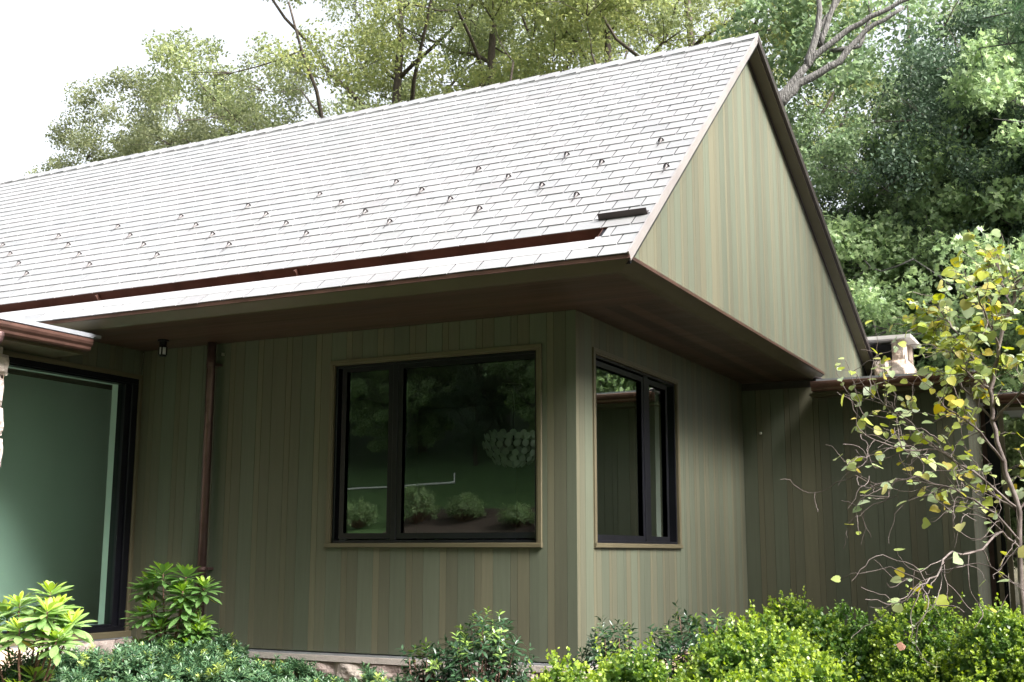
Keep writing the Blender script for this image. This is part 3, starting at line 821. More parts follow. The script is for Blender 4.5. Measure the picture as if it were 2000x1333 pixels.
KINDS = {
 'olive': kd(11, 15.5, 6.5, 4.3, 9, 10, 44, 1.1, 2100, .105, .22, M_barkd, L_olive, flat=.85),
 'oak': kd(12, 21, 8, 6.0, 13.5, 14, 54, 1.15, 1450, .11, .33, M_barkd, L_oak, inner=.25),
 'oak2': kd(13, 20, 6.5, 5.2, 13, 12, 46, 1.1, 1450, .11, .28, M_barkd, L_oaky, inner=.2),
 'holly': kd(14, 13, 1.2, 3.6, 12, 12, 74, 1.0, 2000, .085, .2, M_barkd, L_dark, inner=.3),
 'mid': kd(15, 14, 3.0, 4.2, 11, 12, 74, 1.05, 1400, .12, .22, M_bark, L_mid, templ='lobed', inner=.2),
 'under': kd(16, 8, 1.0, 3.0, 7, 9, 50, .85, 1200, .115, .12, M_bark, L_pale, templ='lobed', inner=.2),
}
Gt = 'trees behind the house'
def gzf(x, y): return float(gz(x, y))
def T(kind, x, y, label, name='oak_tree', **k):
    return make_tree(kind, (x, y, gzf(x, y)), label, name=name, group=Gt, **k)
T('olive', -23.2, 17.2, 'leftmost small olive-green tree showing over the far end of the roof ridge', rz=.3, sc=.93)
T('olive', -19.8, 18.6, 'olive-green tree with round clumps, second from the left above the ridge', rz=2.2, sc=1.03)
T('oak', -12.4, 16.5, 'tall oak with limb reaching left over the ridge, left of centre', rz=1.0)
T('oak2', -9.4, 16.4, 'yellow-green oak whose forked dark trunk rises behind the middle of the ridge', rz=0.4, sc=1.05)
T('oak', -7.3, 19.0, 'grey-green oak standing behind the ridge right of the forked oak', rz=2.7, sc=.98)
T('oak2', -4.3, 16.6, 'yellowing oak with short stout fork just left of the gable peak', rz=3.4, sc=1.0)
T('oak2', -14.5, 22.5, 'bright yellow-green low oak filling the gap under the long limb', rz=5.0, sc=.72)
T('oak2', -9.8, 25.0, 'pale yellow-green background tree low behind the forked oak', rz=.9, sc=.75)
T('oak2', 0.4, 19.5, 'airy mid-green tree behind the bare leaning limbs', rz=.6, sc=.82, name='maple_tree', lmat=L_mid)
T('mid', 0.5, 14.2, 'blue-green lobed-leaf tree close behind the steep gable edge', rz=2.1, sc=.68, name='maple_tree', lmat=L_mid)
T('holly', 1.6, 15.0, 'very dark dense evergreen right of the bare limbs', rz=.2, sc=.82, name='holly_tree')
T('holly', 3.9, 14.2, 'dark evergreen at the upper right under the pine bough', rz=1.7, sc=1.03, name='holly_tree')
T('holly', 0.6, 17.0, 'low dark evergreen wall directly behind the stone chimney', rz=3.0, sc=.62, name='holly_tree')
T('holly', 3.0, 16.0, 'low dark evergreen behind the yellow redbud crown', rz=4.0, sc=.62, name='holly_tree')
T('under', 3.3, 12.6, 'pale green young oak with lobed leaves above the dark evergreens', rz=.5, sc=1.12, sz=1.22, name='young_oak_tree')
T('under', 2.1, 12.7, 'pale green lobed-leaf young oak just above the stone chimney', rz=1.2, sc=.96, name='young_oak_tree')
T('under', 4.6, 14.4, 'taller pale young oak at the right edge below the pine bough', rz=3.6, sc=1.35, name='young_oak_tree')
T('under', 1.0, 13.8, 'pale lobed-leaf young oak nearest the gable edge', rz=2.5, sc=.95, name='young_oak_tree')
T('mid', 5.6, 19.5, 'tall mid-green tree at the far right behind the evergreens', rz=4.1, sc=1.15, name='maple_tree')
T('holly', 5.4, 12.5, 'dark evergreen beyond the porch railing at the right edge', rz=2.9, sc=.8, name='holly_tree')
T('oak', 4.5, 26.0, 'backmost oak in the woods at the right', rz=1.1, sc=.95)

# big bare-limbed tree leaning right behind the gable
def bare_tree():
    t = thing('bare_limbed_tree', 'large grey-barked tree with long nearly bare limbs leaning up and right beside the gable', 'tree', (-.97, 11.6, gzf(-.97, 11.6)), group=Gt)
    mb = MB(); r = random.Random(4); O = Vector((-.97, 11.6, gzf(-.97, 11.6)))
    def L(pts, r0, r1, n=4):
        P = []; 
        for i in range(len(pts) - 1):
            a, b = Vector(pts[i]) - O, Vector(pts[i + 1]) - O
            for k in range(n): P.append(a.lerp(b, k / n) + Vector((r.uniform(-1, 1), r.uniform(-1, 1), r.uniform(-1, 1))) * r0 * .12)
        P.append(Vector(pts[-1]) - O); m = len(P)
        mb.tube(P, [.8 * (r0 + (r1 - r0) * i / (m - 1)) for i in range(m)], 10)
        return P
    for l in BARE: L(*l)
    obj('trunk', mb, M_bark, t, True)
    pos = []
    for c in BARE_LEAF:
        for k in range(7):
            s_ = unit(rng.normal(size=3)) * .7; q = unit(rng.normal(size=(70, 3))) * (rng.uniform(0, 1, (70, 1)) ** .5) * .42; pos.append(np.array(c) - np.array(O) + s_ + q)
    pos = np.concatenate(pos); n = len(pos)
    leafobj('crown', t, pos, rdir(n), rdir(n) + np.array([0, 0, .8]), .15 * rng.uniform(.7, 1.2, n), L_mid)
BARE = [
 ( [(-1.84, 11.45, -0.3), (-1.84, 11.45, 7.88), (-1.04, 11.66, 9.06), (-0.76, 11.73, 9.43), (-0.33, 11.82, 9.94), (0.32, 11.95, 10.41), (1.04, 12.06, 10.71), (1.59, 12.13, 10.97)] , 0.135 , 0.04 ),
 ( [(-0.99, 11.67, 9.05), (-0.62, 11.76, 9.42), (0.11, 11.91, 9.79), (0.58, 11.99, 10.32), (1.26, 12.09, 10.67)] , 0.12 , 0.04 ),
 ( [(-0.47, 11.79, 9.75), (-0.25, 11.84, 10.43), (-0.2, 11.85, 10.83), (-0.25, 11.84, 11.45)] , 0.09 , 0.05 ),
 ( [(-0.27, 12.04, 10.21), (-0.02, 12.09, 10.9), (0.15, 12.12, 11.49)] , 0.08 , 0.04 ),
 ( [(-0.35, 12.33, 10.65), (-0.22, 12.36, 10.84), (0.07, 12.41, 11.22), (0.22, 12.44, 11.51)] , 0.07 , 0.03 ),
 ( [(-0.25, 12.86, 10.43), (0.31, 12.96, 10.46), (0.53, 13.0, 11.06), (0.46, 12.99, 11.7)] , 0.06 , 0.03 ),
]
BARE_LEAF = [(-0.9, 13.24, 11.36), (-0.3, 13.36, 11.61), (-0.82, 13.25, 10.8), (0.37, 13.48, 11.73), (0.81, 13.54, 10.92), (-1.28, 13.15, 11.4), (-1.5, 13.1, 10.88), (-0.18, 13.38, 10.09), (-0.57, 13.3, 9.71)]
bare_tree()

# pine bough at the top right
def pine():
    t = thing('pine_tree', 'soft long-needled pine whose bough enters at the top right corner', 'tree', (4.8, 5.6, gzf(4.8, 5.6)))
    mb = MB(); r = random.Random(9)
    mb.tube([(0, 0, -.2), (.05, 0, 4), (0, .05, 8), (0, 0, 12)], [.2, .17, .12, .04], 9)
    pos = []; dr = []
    for k in range(44):
        z = 5.9 + k * .14; an = k * 2.4; l = (2.2 - (z - 5.9) * .26) * r.uniform(.8, 1.1)
        if k in (8, 10, 13, 15): an = math.pi + .1 + .06 * (k - 8); l = 1.75 + .04 * (k % 3)
        elif math.cos(an) < -.2: l = min(l, 1.25)
        e = Vector((l * math.cos(an), l * math.sin(an), z + .25)); P = bez((0, 0, z), e, (0, 0, .2), 6, r, .03)
        mb.tube(P, [.035, .03, .025, .02, .015, .01, .006], 5)
        for j in range(14):
            a = P[3].lerp(P[6], j / 13) if j < 8 else P[r.randrange(3, 7)]
            c = a + Vector((r.gauss(0, .13), r.gauss(0, .13), r.gauss(.03, .1)))
            mb.tube([a, c], [.006, .004], 4, cap=False)
            m = 110; ax = unit(np.array(c - a) + np.array([0, 0, .05])); q = unit(rng.normal(size=(m, 3)) + ax * .9)
            pos.append(np.array(c) + q * 0 + ax * rng.uniform(-.05, .05, (m, 1))); dr.append(q)
    pos = np.concatenate(pos); dr = np.concatenate(dr); n = len(pos)
    obj('trunk', mb, M_bark, t, True)
    leafobj('crown', t, pos, dr, rdir(n), .13 * rng.uniform(.8, 1.1, n), L_pine, 'needle')
pine()

# woods opposite the house, beyond the lawn (seen in the window reflections and shading the facade)
Gw = 'trees across the lawn, seen in the window glass'
rw = random.Random(8); wl = ['reflected in the front window', 'beyond the lawn', 'at the lawn edge']
k = 0
for (x, y, kind, s) in [(-31.5, -27.1, 'under', 0.76), (-29.3, -28.3, 'holly', 0.45), (-25.8, -27.2, 'under', 0.74), (-22.3, -27.9, 'holly', 0.47), (-19.2, -27.7, 'under', 0.78), (-16.2, -28.0, 'holly', 0.44), (-12.9, -27.9, 'under', 0.85), (-10.0, -27.1, 'holly', 0.41), (-7.9, -27.2, 'under', 0.85), (-4.2, -28.2, 'holly', 0.39), (-0.8, -27.9, 'under', 0.89), (2.2, -28.0, 'holly', 0.45), (5.0, -27.0, 'under', 0.88), (8.3, -27.4, 'holly', 0.46), (11.9, -26.9, 'under', 0.64), (14.3, -27.5, 'holly', 0.40), (-40.4, -30.5, 'holly', 1.25), (-36.3, -30.3, 'under', 1.9), (-32.0, -27.0, 'under', 1.9), (-29.1, -29.6, 'holly', 1.1), (-24.8, -30.7, 'under', 2.1), (-19.7, -30.1, 'holly', 1.25), (-16.1, -29.9, 'under', 1.9), (-12.5, -30.5, 'under', 1.9), (-8.6, -29.0, 'holly', 1.1), (-4.9, -29.4, 'under', 2.1), (-0.7, -30.8, 'holly', 1.25), (3.3, -29.9, 'under', 1.9), (6.5, -31.1, 'under', 1.9), (11.3, -30.4, 'holly', 1.1), (15.0, -29.7, 'under', 2.1), (18.8, -29.7, 'holly', 1.25), (22.2, -30.1, 'under', 1.9), (-42.1, -35.1, 'mid', 2.1), (-35.4, -36.8, 'holly', 2.1), (-31.1, -36.6, 'mid', 2.1), (-23.7, -36.1, 'holly', 2.1), (-18.5, -36.4, 'mid', 2.1), (-13.0, -36.2, 'holly', 2.1), (-7.5, -35.8, 'mid', 2.1), (-1.2, -35.2, 'holly', 2.1), (4.8, -35.1, 'mid', 2.1), (10.9, -35.0, 'holly', 2.1), (16.3, -36.7, 'mid', 2.1), (22.5, -35.1, 'holly', 2.1), (24.0, -22.0, 'oak', 1.1),(22.0, -12.0, 'mid', 1.3),(23.0, -3.0, 'mid', 1.2),(-32.0, -22.0, 'oak', 1.1),(-30.0, -12.0, 'mid', 1.2),(27.0, -17.0, 'mid', 1.2), (8.5, 1.3, 'holly', .76), (8.6, 4.6, 'holly', .80)]:
    near = y > -4 and 7 < x < 12  # evergreens added outside the frame to keep sun off the side wall
    o = make_tree(kind, (x, y, gzf(x, y)), 'dark evergreen added outside the frame to shade the side wall, mirrored at the top of the side window' if near else 'woodland tree standing beyond the lawn opposite the house', name='holly_tree' if near else 'woodland_tree', rz=rw.uniform(0, 6), sc=s, group='evergreens added beside the house for shade' if near else Gw,
                  lmat={'oak': L_mid, 'mid': L_mid, 'holly': L_dark, 'under': L_pale}[kind])
# white pipe on the lawn (seen in the glass)
pp = [(-20.6, -25.2), (-18.2, -25.5), (-15.9, -25.9)]
g = MB(); g.tube([(x, y, gzf(x, y) + .08 - gzf(-18.2, -25.5)) for x, y in pp], .035, 8); x, y = pp[2]; g.tube([(x, y, gzf(x, y) + .05 - gzf(-18.2, -25.5)), (x, y, gzf(x, y) + .4 - gzf(-18.2, -25.5))], .025, 6)
o = obj('drain_pipe', g, M_pvc); o.location = (0, 0, gzf(-18.2, -25.5)); tag(o, 'thin white pipe lying across the lawn, seen in the window reflection', 'pipe')

# ------------------------------------------------------------------ SHRUBS
def sprigs(n, cen, rad, bump=.12, seed=0, zmin=-.55, shell=(.93, 1.03)):
    """points and outward directions over a lumpy ellipsoid"""
    lr = np.random.default_rng(seed); d_ = unit(lr.normal(size=(int(n * 2), 3))); d_ = d_[d_[:, 2] > zmin][:n]
    ph = lr.uniform(0, 6.28, 12); l = np.zeros(len(d_))
    for k in range(4):
        w = unit(lr.normal(size=3)) * (3 + 2.2 * k); l += np.sin(d_ @ w + ph[k]) / (1 + k * .5)
    s = (1 + bump * l * .5) * lr.uniform(*shell, len(d_))
    p = d_ * np.array(rad) * s[:, None]; nrm = unit(d_ / np.array(rad))
    return p + np.array(cen), nrm, lr

def boxwood(x, y, top, r, label, mat, seed, n=1500, leaf=.021, tipf=.5):
    z0 = gzf(x, y); hh = (top - z0); t = thing('boxwood_shrub', label, 'shrub', (x, y, z0), group='boxwood shrubs along the foreground')
    cz = hh * .52; P, Nn, lr = sprigs(n, (0, 0, cz), (r, r, hh * .46), .26, seed, zmin=-.75)
    k = 16; m = len(P)
    P2, N2, _ = sprigs(int(n * .5), (0, 0, cz), (r * .86, r * .86, hh * .40), .16, seed, zmin=-.75)
    ax = unit(Nn + lr.normal(size=(m, 3)) * .35 + np.array([0, 0, .45])); L_ = lr.uniform(.035, .085, m)
    long_ = lr.uniform(0, 1, m) > .94; L_[long_] *= 2.1
    tt = np.tile(np.linspace(0, 1, k), m); b = np.repeat(P, k, 0); a = np.repeat(ax, k, 0); Lk = np.repeat(L_, k)
    pos = b + a * (tt * Lk)[:, None] + lr.normal(size=(m * k, 3)) * .004
    dirs = unit(a * (.35 + .5 * tt)[:, None] + lr.normal(size=(m * k, 3)) * .6); nor = unit(a + lr.normal(size=(m * k, 3)) * .5)
    patch = np.clip(.5 + .5 * np.sin(b[:, 0] * 9 + seed) * np.cos(b[:, 1] * 8 + b[:, 2] * 7), 0, 1)
    tip = np.clip(tt ** 2 * (.35 + .9 * patch) * tipf * 2 * lr.uniform(.5, 1.2, m * k), 0, 1)
    sz = leaf * (1 - .35 * tt) * lr.uniform(.75, 1.25, m * k)
    kk = 10; m2 = len(P2); pb = np.repeat(P2, kk, 0) + lr.normal(size=(m2 * kk, 3)) * .03
    pos = np.concatenate([pos, pb]); dirs = np.concatenate([dirs, unit(lr.normal(size=(m2 * kk, 3)))]); nor = np.concatenate([nor, unit(np.repeat(N2, kk, 0) + lr.normal(size=(m2 * kk, 3)) * .6)])
    sz = np.concatenate([sz, leaf * 1.3 * np.ones(m2 * kk)]); tip = np.concatenate([tip, np.zeros(m2 * kk)])
    leafobj('foliage', t, pos, dirs, nor, sz, mat, 'broad', tip)
    mb = MB(); rr = random.Random(seed)
    for i in range(26):
        an = rr.uniform(0, 6.28); q = rr.uniform(.2, .85); e = (r * q * math.cos(an), r * q * math.sin(an), cz + hh * .42 * math.sqrt(1 - q * q) * rr.uniform(.4, .95))
        mb.tube(bez((rr.uniform(-.04, .04), rr.uniform(-.04, .04), 0), e, (0, 0, .05), 5, rr, .01), [.012, .01, .008, .006, .004, .003], 5)
    obj('stem', mb, M_stem, t, True)
    return t

def lance_shrub(x, y, top, r, label, seed, mat, leaf=.075, n=260, per=11, tipf=.35, name='laurel_shrub', group='glossy laurel shrubs at the foot of the wall', droop=-.2, templ='lance', zr=.5, base=None):
    z0 = gzf(x, y) if base is None else base; hh = top - z0; t = thing(name, label, 'shrub', (x, y, z0), group=group)
    cz = hh * .5; P, Nn, lr = sprigs(n, (0, 0, cz), (r, r, hh * .5), .3, seed, zmin=-.6, shell=(.55, 1.08)); m = len(P)
    ax = unit(Nn * .6 + lr.normal(size=(m, 3)) * .3 + np.array([0, 0, .7])); an = np.tile(np.arange(per) * 2.4, m) + np.repeat(lr.uniform(0, 6, m), per)
    a = np.repeat(ax, per, 0); u = unit(np.cross(a, np.array([.3, .9, .1]))); v = np.cross(a, u); tt = np.tile(np.linspace(0, 1, per), m)
    out = u * np.cos(an)[:, None] + v * np.sin(an)[:, None]
    pos = np.repeat(P, per, 0) + a * (tt * leaf * 1.1)[:, None]
    dirs = unit(out + a * (.15 + .9 * tt ** 2)[:, None] + np.array([0, 0, droop]) + lr.normal(size=(m * per, 3)) * .15)
    sz = leaf * (1 - .4 * tt) * lr.uniform(.8, 1.2, m * per)
    young = (P[:, 2] > cz + hh * .22) & (lr.uniform(0, 1, m) < tipf)
    tip = np.repeat(young.astype(float), per) * np.clip(tt * 1.3, 0, 1)
    leafobj('foliage', t, pos, dirs, a + lr.normal(size=(m * per, 3)) * .2, sz, mat, templ, tip)
    mb = MB(); rr = random.Random(seed)
    for i in range(0, m, max(1, m // 70)):
        mb.tube(bez((rr.uniform(-.06, .06), rr.uniform(-.06, .06), 0), tuple(P[i]), (0, 0, -.03), 5, rr, .01), [.009, .008, .006, .005, .004, .003], 5)
    obj('stem', mb, M_stem, t, True)
    return t

def rhodo(x, y, z0, heads, label, mat, leaf=.15, seed=1, group=None, yellow=0):
    """heads: list of whorl centres (local)"""
    t = thing('rhododendron', label, 'shrub', (x, y, z0)); lr = np.random.default_rng(seed); rr = random.Random(seed)
    mb = MB(); pos = []; dirs = []; nor = []; sz = []; tip = []
    for h in heads:
        h = np.array(h, float); f = Vector((h[0] * .35, h[1] * .35, h[2] * .45))
        mb.tube(bez((h[0] * .05, h[1] * .05, 0), f, (0, 0, .02), 4, rr, .01), [.017, .015, .014, .012, .011], 7)
        mb.tube(bez(f, tuple(h), (h[0] * .1, h[1] * .1, -.02), 4, rr, .008), [.011, .009, .008, .007, .006], 6)
        ax = unit(np.array([h[0] * .5, h[1] * .5, .9]) + lr.normal(size=3) * .1); u = unit(np.cross(ax, [.2, 1, .1])); v = np.cross(ax, u)
        for ring, (cnt, el, s, dz, tp) in enumerate([(7, -.35, 1., -.075, 0), (9, .02, 1.05, -.045, 0), (8, .4, .95, -.02, .12), (6, .9, .72, 0, .55), (4, 1.6, .5, .01, 1.)]):
            for k in range(cnt):
                an = 2 * math.pi * (k + .5 * ring) / cnt + lr.normal() * .15; e = el + lr.normal() * .14
                o_ = u * math.cos(an) + v * math.sin(an); dd = unit(o_ + ax * e)
                pos.append(h + ax * dz + o_ * .008); dirs.append(dd); nor.append(unit(ax - dd * e * .5 + lr.normal(size=3) * .12)); sz.append(leaf * s * lr.uniform(.8, 1.12)); tip.append(tp * lr.uniform(.6, 1.1))
    T_, F_ = None, None
    leafobj('foliage', t, np.array(pos), np.array(dirs), np.array(nor), np.array(sz), mat, 'rhod', np.clip(np.array(tip), 0, 1))
    obj('stem', mb, M_stem, t, True)
    if yellow:
        n = yellow; i = lr.choice(len(pos), n); q = np.array(pos)[i] + np.array([0, 0, -.03])
        leafobj('yellowed_leaf', t, q, unit(np.array(dirs)[i] + np.array([0, 0, -.8])), rdir(n), leaf * .75 * np.ones(n), L_yellow, 'rhod')
    return t
# rhododendron leaf: long ellipse folded at the midrib and curving down
ys = [0, .14, .3, .46, .62, .78, .9, 1.0]; ws = [.012, .05, .10, .135, .15, .125, .07, .0]
Vv = []; 
for y_, w_ in zip(ys, ws):
    zc = -.10 * y_ ** 2; Vv += [(-w_, y_, zc + .30 * w_), (0, y_, zc), (w_, y_, zc + .30 * w_)]
Ff = []
for i in range(len(ys) - 1):
    a = i * 3; Ff += [(a, a + 1, a + 4, a + 3), (a + 1, a + 2, a + 5, a + 4)]
TEMPL['rhod'] = (np.array(Vv), Ff)

Gb = None
BOX = [  # x, y, top z, radius, label, material, tip share
 (1.70, -4.95, .24, .20, 'small bright boxwood tuft just right of centre at the bottom edge', L_box, .8),
 (2.10, -5.0, .35, .24, 'bright yellow-green boxwood under the wall corner, leftmost of the large ones', L_box, .8),
 (2.30, -4.62, .43, .27, 'yellow-green boxwood below the side window, second of the large ones from left', L_box, .7),
 (2.58, -4.25, .54, .36, 'broad boxwood mound right of the side window with the fullest crown', L_box, .6),
 (2.66, -5.06, .47, .27, 'pale boxwood mound at the bottom edge in front of the broad one', L_box, .8),
 (3.00, -4.72, .46, .29, 'boxwood at the bottom edge right of the pale mound', L_box, .65),
 (2.48, -2.61, .60, .26, 'taller boxwood with upright sprigs against the dark inner corner', L_box, .55),
 (2.77, -2.50, .47, .28, 'boxwood with shade put into its deep green leaves, between two brighter ones', L_boxd, .5),
 (3.11, -2.62, .52, .27, 'round yellow-green boxwood in front of the right wing wall', L_box, .7),
 (3.46, -2.75, .565, .27, 'olive-yellow boxwood at the right edge under the redbud', L_box, .75),
 (3.75, -2.9, .53, .28, 'boxwood cut off by the right edge of the picture', L_box, .6),
]
for i, (x, y, tp, r, lb, m_, tf) in enumerate(BOX): boxwood(x, y, tp, r, lb, m_, 40 + i, n=int(1500 * (r / .3) ** 2) + 500, tipf=tf)
g = MB(); g.add([(0, 0, 0), (.02, .01, .008), (.028, .035, .004), (.0, .05, .01), (-.022, .03, .0)], [(0, 1, 2, 3, 4)])
o = obj('fallen_leaf', g, L_dry); o.location = (3.02, -2.90, .42); o.rotation_euler = (.9, .3, .4); tag(o, 'dry brown leaf caught on the boxwood by the right wing', 'leaf')

lance_shrub(.03, -1.75, .40, .36, 'glossy dark green laurel below the front window corner', 61, L_laurel, n=330)
lance_shrub(-.28, -1.95, .22, .22, 'low left side shoots of laurel beside the stone base', 62, L_laurel, n=90)
lance_shrub(.95, -1.45, .38, .30, 'dark laurel right of the wall corner with two pale upright shoots', 63, L_laurel, n=240, tipf=.15)
lance_shrub(1.40, -.95, .45, .34, 'grey-green laurel under the side window, behind the boxwoods', 64, L_laurel, n=240, tipf=.2)

YEW = [(-3.15, -2.85, .0, .34), (-4.20, -1.35, -.02, .36), (-3.75, -.95, .03, .40), (-3.38, -.50, .10, .34), (-2.95, -2.05, .0, .40), (-2.45, -1.70, .03, .40),
       (-2.0, -1.65, -.0, .34), (-1.35, -1.62, -.08, .32), (-.90, -1.75, -.1, .26), (-2.75, -2.6, -.04, .36), (-3.0, -1.1, .02, .36), (-2.55, -.55, -.08, .26), (-3.6, -2.0, -.02, .36), (-1.8, -2.3, -.14, .34), (-1.0, -2.35, -.16, .3)]
YL = ['at the far left edge below the pale rhododendron', 'against the left stone base', 'left of the green rhododendron foot', 'in front of the copper downspout foot', 'in the middle of the left bed',
      'at the bottom edge below the downspout', 'at the bottom edge, bluish, below the wide siding', 'before the orange stone of the base', 'beside the laurel, smallest of the row', 'at the bottom left corner, front row',
      'in the second row behind the bluish one', 'tallest, its sprays crossing the siding bottom', 'between the two rhododendrons', 'front row under the front window', 'front row next to the laurel']
for i, (x, y, tp, r) in enumerate(YEW):
    lance_shrub(x, y, tp + (.09, -.03, .04, .0)[i % 4], r * (.95, .8, .88)[i % 3], 'low feathery blue-green shrub ' + YL[i], 80 + i, L_yew, leaf=.066, n=int(430 * (r / .38) ** 2), per=18, tipf=.14, name='plum_yew_shrub',
                group='low feathery shrubs in the left bed', droop=.15, base=gzf(x, y) - .02)

rhodo(-2.90, -3.04, gzf(-2.9, -3.04), [(-.12, .0, 1.02), (.22, -.05, .98), (.05, .12, 1.10), (-.30, .05, .95), (.08, -.16, .86), (.28, .12, .90), (-.20, -.14, .80), (-.04, .1, .92), (.32, -.04, .80), (-.34, -.06, .84), (.15, .1, 1.0), (.04, -.10, .44), (.16, .05, .38), (-.06, .05, .32), (.08, 0, .52), (.20, -.1, .30)],
      'pale lime-green rhododendron with bare stems at the left edge before the large window', L_rhodp, .18, 5, yellow=3)
rhodo(-3.72, -.72, gzf(-3.72, -.72), [(-.34, .04, .96), (.22, -.1, .94), (.0, -.12, .62), (.34, .0, .58), (-.24, .0, 1.02), (-.06, -.06, 1.10), (.16, .0, 1.08), (.36, .02, .98), (-.30, -.05, .72), (-.12, -.1, .78), (.2, -.08, .80), (.05, .1, .9), (.28, .06, .66), (-.22, .08, .56), (.05, -.1, .44), (.30, -.06, .46), (-.30, -.02, .42), (.12, .06, .60), (-.02, .0, .38)],
      'mid-green rhododendron in front of the copper downspout', L_rhod, .185, 6, yellow=1)

sheet('far_mulch_bed', np.arange(-15.5, -8.4, .5), np.arange(-23.2, -20.3, .4), M_mulch, .05)
FARS = [(-14.9, -21.9, 1.15, .55, 'rounded green shrub in the bed across the lawn, left in the reflection'), (-13.4, -22.1, .75, .5, 'low shrub in the bed across the lawn, next to the rounded one'),
        (-16.8, -21.5, .7, .6, 'leafy shrub farthest along the bed across the lawn'), (-11.4, -21.6, .6, .45, 'small shrub in the reflected bed near the window corner'), (-10.0, -21.4, 1.0, .5, 'taller shrub at the near end of the reflected bed')]
for i, (x, y, h, r_, lb) in enumerate(FARS):
    lance_shrub(x, y, gzf(x, y) + h, r_, lb, 120 + i, L_pale, leaf=.13, n=170, per=9, tipf=.2, name='garden_shrub', group='shrubs in the bed across the lawn', droop=0)

# ------------------------------------------------------------------ REDBUD
def redbud():
    O = Vector((3.60, -2.69, gzf(3.6, -2.69))); t = thing('redbud_tree', 'small yellowing redbud with twisting bare twigs at the right edge', 'tree', O)
    LB_ = {
"T":[(3.61,-2.69,-.55),(3.59,-2.69,0.28),(3.59,-2.69,0.73),(3.60,-2.69,1.11),(3.54,-2.70,1.36),(3.51,-2.70,1.57),(3.51,-2.70,1.73),(3.56,-2.69,1.94),(3.63,-2.69,2.15),(3.68,-2.69,2.31)],
"L1":[(3.54,-2.70,1.36),(3.42,-2.85,1.54),(3.36,-2.98,1.58),(3.30,-3.06,1.62)],
"L2":[(3.60,-2.69,1.11),(3.46,-2.68,1.21),(3.27,-2.67,1.40),(3.13,-2.67,1.54),(3.00,-2.66,1.66),(2.90,-2.65,1.75)],
"L3":[(3.60,-2.69,0.95),(3.49,-2.77,1.10),(3.33,-2.86,1.21),(3.15,-2.96,1.28),(2.97,-3.06,1.23),(2.89,-3.15,1.28)],
"L4":[(3.51,-2.70,1.73),(3.43,-2.65,1.91),(3.35,-2.60,2.06),(3.28,-2.55,2.18),(3.21,-2.50,2.26)],
"L5":[(3.51,-2.70,1.57),(3.37,-2.64,1.75),(3.29,-2.58,1.95),(3.24,-2.51,2.08)],
"L6":[(3.56,-2.69,1.94),(3.53,-2.94,2.06),(3.51,-3.19,2.17)],
"L7":[(3.61,-2.69,0.90),(3.54,-2.97,1.00),(3.43,-3.25,0.90),(3.35,-3.54,0.90),(3.33,-3.81,0.80),(3.29,-4.09,0.76)],
"L8":[(3.63,-2.69,2.15),(3.59,-2.50,2.30),(3.56,-2.32,2.46)],
"L9":[(3.60,-2.69,1.11),(3.41,-2.84,1.31),(3.26,-2.99,1.40),(3.12,-3.15,1.40),(2.98,-3.31,1.46)],
"L10":[(3.51,-2.70,1.57),(3.67,-2.84,1.71),(3.81,-2.98,1.88),(3.89,-3.13,2.05)],
"L11":[(3.60,-2.69,1.11),(3.72,-2.41,1.30),(3.85,-2.12,1.59)],
"L12":[(3.51,-2.70,1.73),(3.43,-2.72,1.79),(3.38,-2.75,1.84),(3.34,-2.78,1.93)]}
    r = random.Random(12); mb = MB(); lp = []; 
    dens = {'T': 0, 'L1': 1., 'L2': 1.15, 'L3': .30, 'L4': 2.4, 'L5': 2.2, 'L6': 1.8, 'L7': .30, 'L8': 1.8, 'L9': .6, 'L10': 1.8, 'L11': .8, 'L12': 1.8}
    def curl(p, d_, n, step, wob, grav=0.):
        P = [p]; d_ = d_.normalized()
        for i in range(n):
            d_ = (d_ + Vector((r.gauss(0, wob), r.gauss(0, wob), r.gauss(0, wob) + grav))).normalized(); P.append(P[-1] + d_ * step)
        return P
    for k_, pts in LB_.items():
        P = []; 
        for i in range(len(pts) - 1):
            a, b = Vector(pts[i]) - O, Vector(pts[i + 1]) - O
            for q in range(4): P.append(a.lerp(b, q / 4) + Vector((r.uniform(-1, 1), r.uniform(-1, 1), r.uniform(-1, 1))) * .008)
        P.append(Vector(pts[-1]) - O); m = len(P); r0 = .015 if k_ == 'T' else .0065; r1 = .008 if k_ == 'T' else .003
        mb.tube(P, [r0 + (r1 - r0) * i / (m - 1) for i in range(m)], 8)
        if k_ == 'T':
            idx = list(range(m - 16, m)); nt = 24
        else: idx = list(range(2, m)); nt = 22 if k_ in ('L2', 'L3', 'L7', 'L9', 'L11') else 15
        for j in range(nt):
            i = r.choice(idx); tan = (P[min(i + 1, m - 1)] - P[i - 1]).normalized()
            d_ = (tan + Vector((r.gauss(0, .6), r.gauss(0, .6), r.gauss(.1, .6)))).normalized()
            bare = k_ in ('L2', 'L3', 'L7', 'L9', 'L11')
            Q = curl(P[i], d_, r.randint(5, 11) if not bare else r.randint(7, 16), .022 if not bare else .032, .30 if bare else .2, -.03 if bare else .02)
            mb.tube(Q, [.0026 + (.001 - .0026) * q / (len(Q) - 1) for q in range(len(Q))], 5, cap=False)
            nl = dens.get(k_, 1) * (1.0 if k_ != 'T' else 2.4)
            if k_ == 'T': nl = 1.35
            for q in range(3, len(Q)):
                if r.random() < nl * .36: lp.append(Q[q])
            if r.random() < nl * .6: lp.append(Q[-1])
            if r.random() < .6:
                Q2 = curl(Q[len(Q) // 2], d_ + Vector((r.gauss(0, 1), r.gauss(0, 1), r.gauss(0, 1))), 6, .026, .3); mb.tube(Q2, [.002] * 7, 4, cap=False)
                if r.random() < nl * .5: lp.append(Q2[-1])
                if r.random() < nl * .4: lp.append(Q2[3])
    obj('trunk', mb, M_twig, t, True)
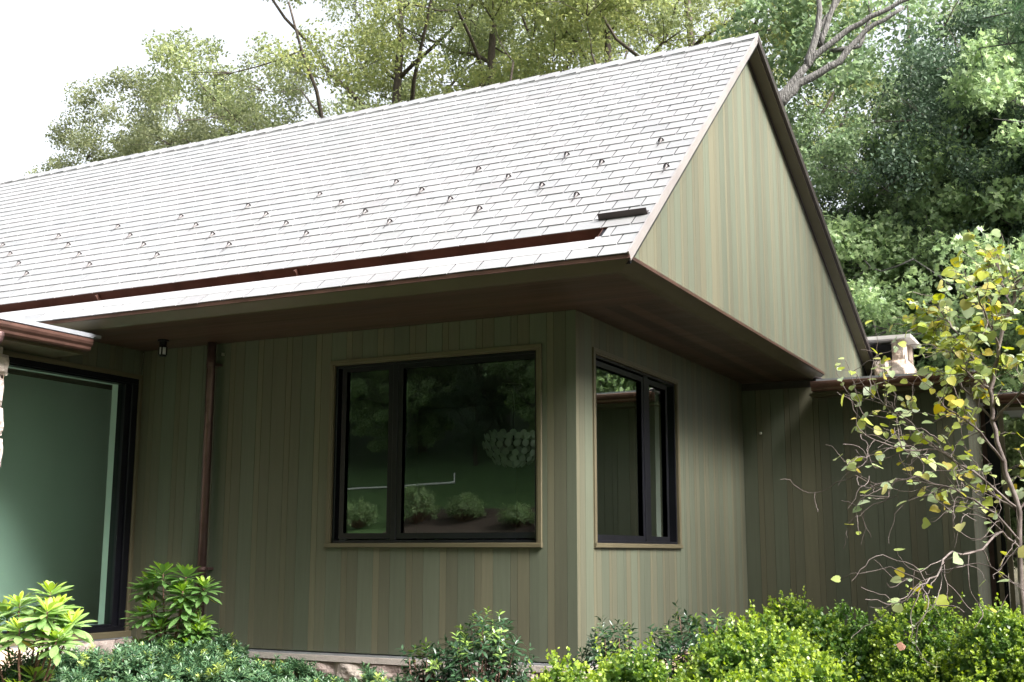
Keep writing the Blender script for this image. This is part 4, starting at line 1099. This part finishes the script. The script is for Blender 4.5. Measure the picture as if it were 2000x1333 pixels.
    pos = np.array([tuple(p) for p in lp]); n = len(pos)
    sz = .052 * rng.uniform(.5, 1.3, n); d_ = unit(rng.normal(size=(n, 3)) * np.array([1, 1, .5]) + np.array([-.2, -.3, -.35]))
    leafobj('crown', t, pos, d_, unit(rng.normal(size=(n, 3)) * .55 + np.array([0, -.2, .9])), sz, L_red, 'heart')
redbud()

# ------------------------------------------------------------------ camera, light, world
cam = bpy.data.cameras.new('camera'); co = bpy.data.objects.new('camera', cam); col.objects.link(co)
cam.sensor_width = 36; cam.lens = 36 * 2324.45 / 2000; cam.clip_end = 600; cam.clip_start = .05
ya, pi_, ro = R(26.7742), R(10.0185), R(.1185)
F_ = Vector((-math.sin(ya) * math.cos(pi_), math.cos(ya) * math.cos(pi_), math.sin(pi_)))
R_ = Vector((math.cos(ya), math.sin(ya), 0)); U_ = R_.cross(F_)
R2 = R_ * math.cos(ro) + U_ * math.sin(ro); U2 = -R_ * math.sin(ro) + U_ * math.cos(ro)
co.matrix_world = Matrix(((R2.x, U2.x, -F_.x, 4.043), (R2.y, U2.y, -F_.y, -9.2269), (R2.z, U2.z, -F_.z, .9048), (0, 0, 0, 1)))
scene.camera = co

SUN_AZ, SUN_EL = 103., 43.     # azimuth measured from +y (behind the house) towards +x
w = bpy.data.worlds.new('World'); scene.world = w; w.use_nodes = True; nt = w.node_tree; nt.nodes.clear()
sky = nt.nodes.new('ShaderNodeTexSky'); sky.sky_type = 'NISHITA'; sky.sun_disc = False; sky.sun_elevation = R(SUN_EL); sky.sun_rotation = R(SUN_AZ)
sky.air_density = 1.; sky.dust_density = 5.; sky.ozone_density = .6
hs = nt.nodes.new('ShaderNodeHueSaturation'); hs.inputs['Saturation'].default_value = .28
bg = nt.nodes.new('ShaderNodeBackground'); bg.inputs[1].default_value = .08
wo = nt.nodes.new('ShaderNodeOutputWorld')
nt.links.new(sky.outputs[0], hs.inputs['Color']); nt.links.new(hs.outputs[0], bg.inputs[0]); nt.links.new(bg.outputs[0], wo.inputs[0])
sl_ = bpy.data.lights.new('sun', 'SUN'); so = bpy.data.objects.new('sun', sl_); col.objects.link(so)
sl_.energy = 2.5; sl_.angle = R(28); sl_.color = (1, .975, .94)
sd = Vector((math.sin(R(SUN_AZ)) * math.cos(R(SUN_EL)), math.cos(R(SUN_AZ)) * math.cos(R(SUN_EL)), math.sin(R(SUN_EL))))
so.rotation_euler = sd.to_track_quat('Z', 'Y').to_euler(); so.location = (0, 0, 30)

vs = scene.view_settings; vs.view_transform = 'Standard'; vs.look = 'None'; vs.exposure = 2.55; vs.gamma = 1
scene.cycles.max_bounces = 8; scene.cycles.transparent_max_bounces = 12; scene.cycles.diffuse_bounces = 4; scene.cycles.glossy_bounces = 4
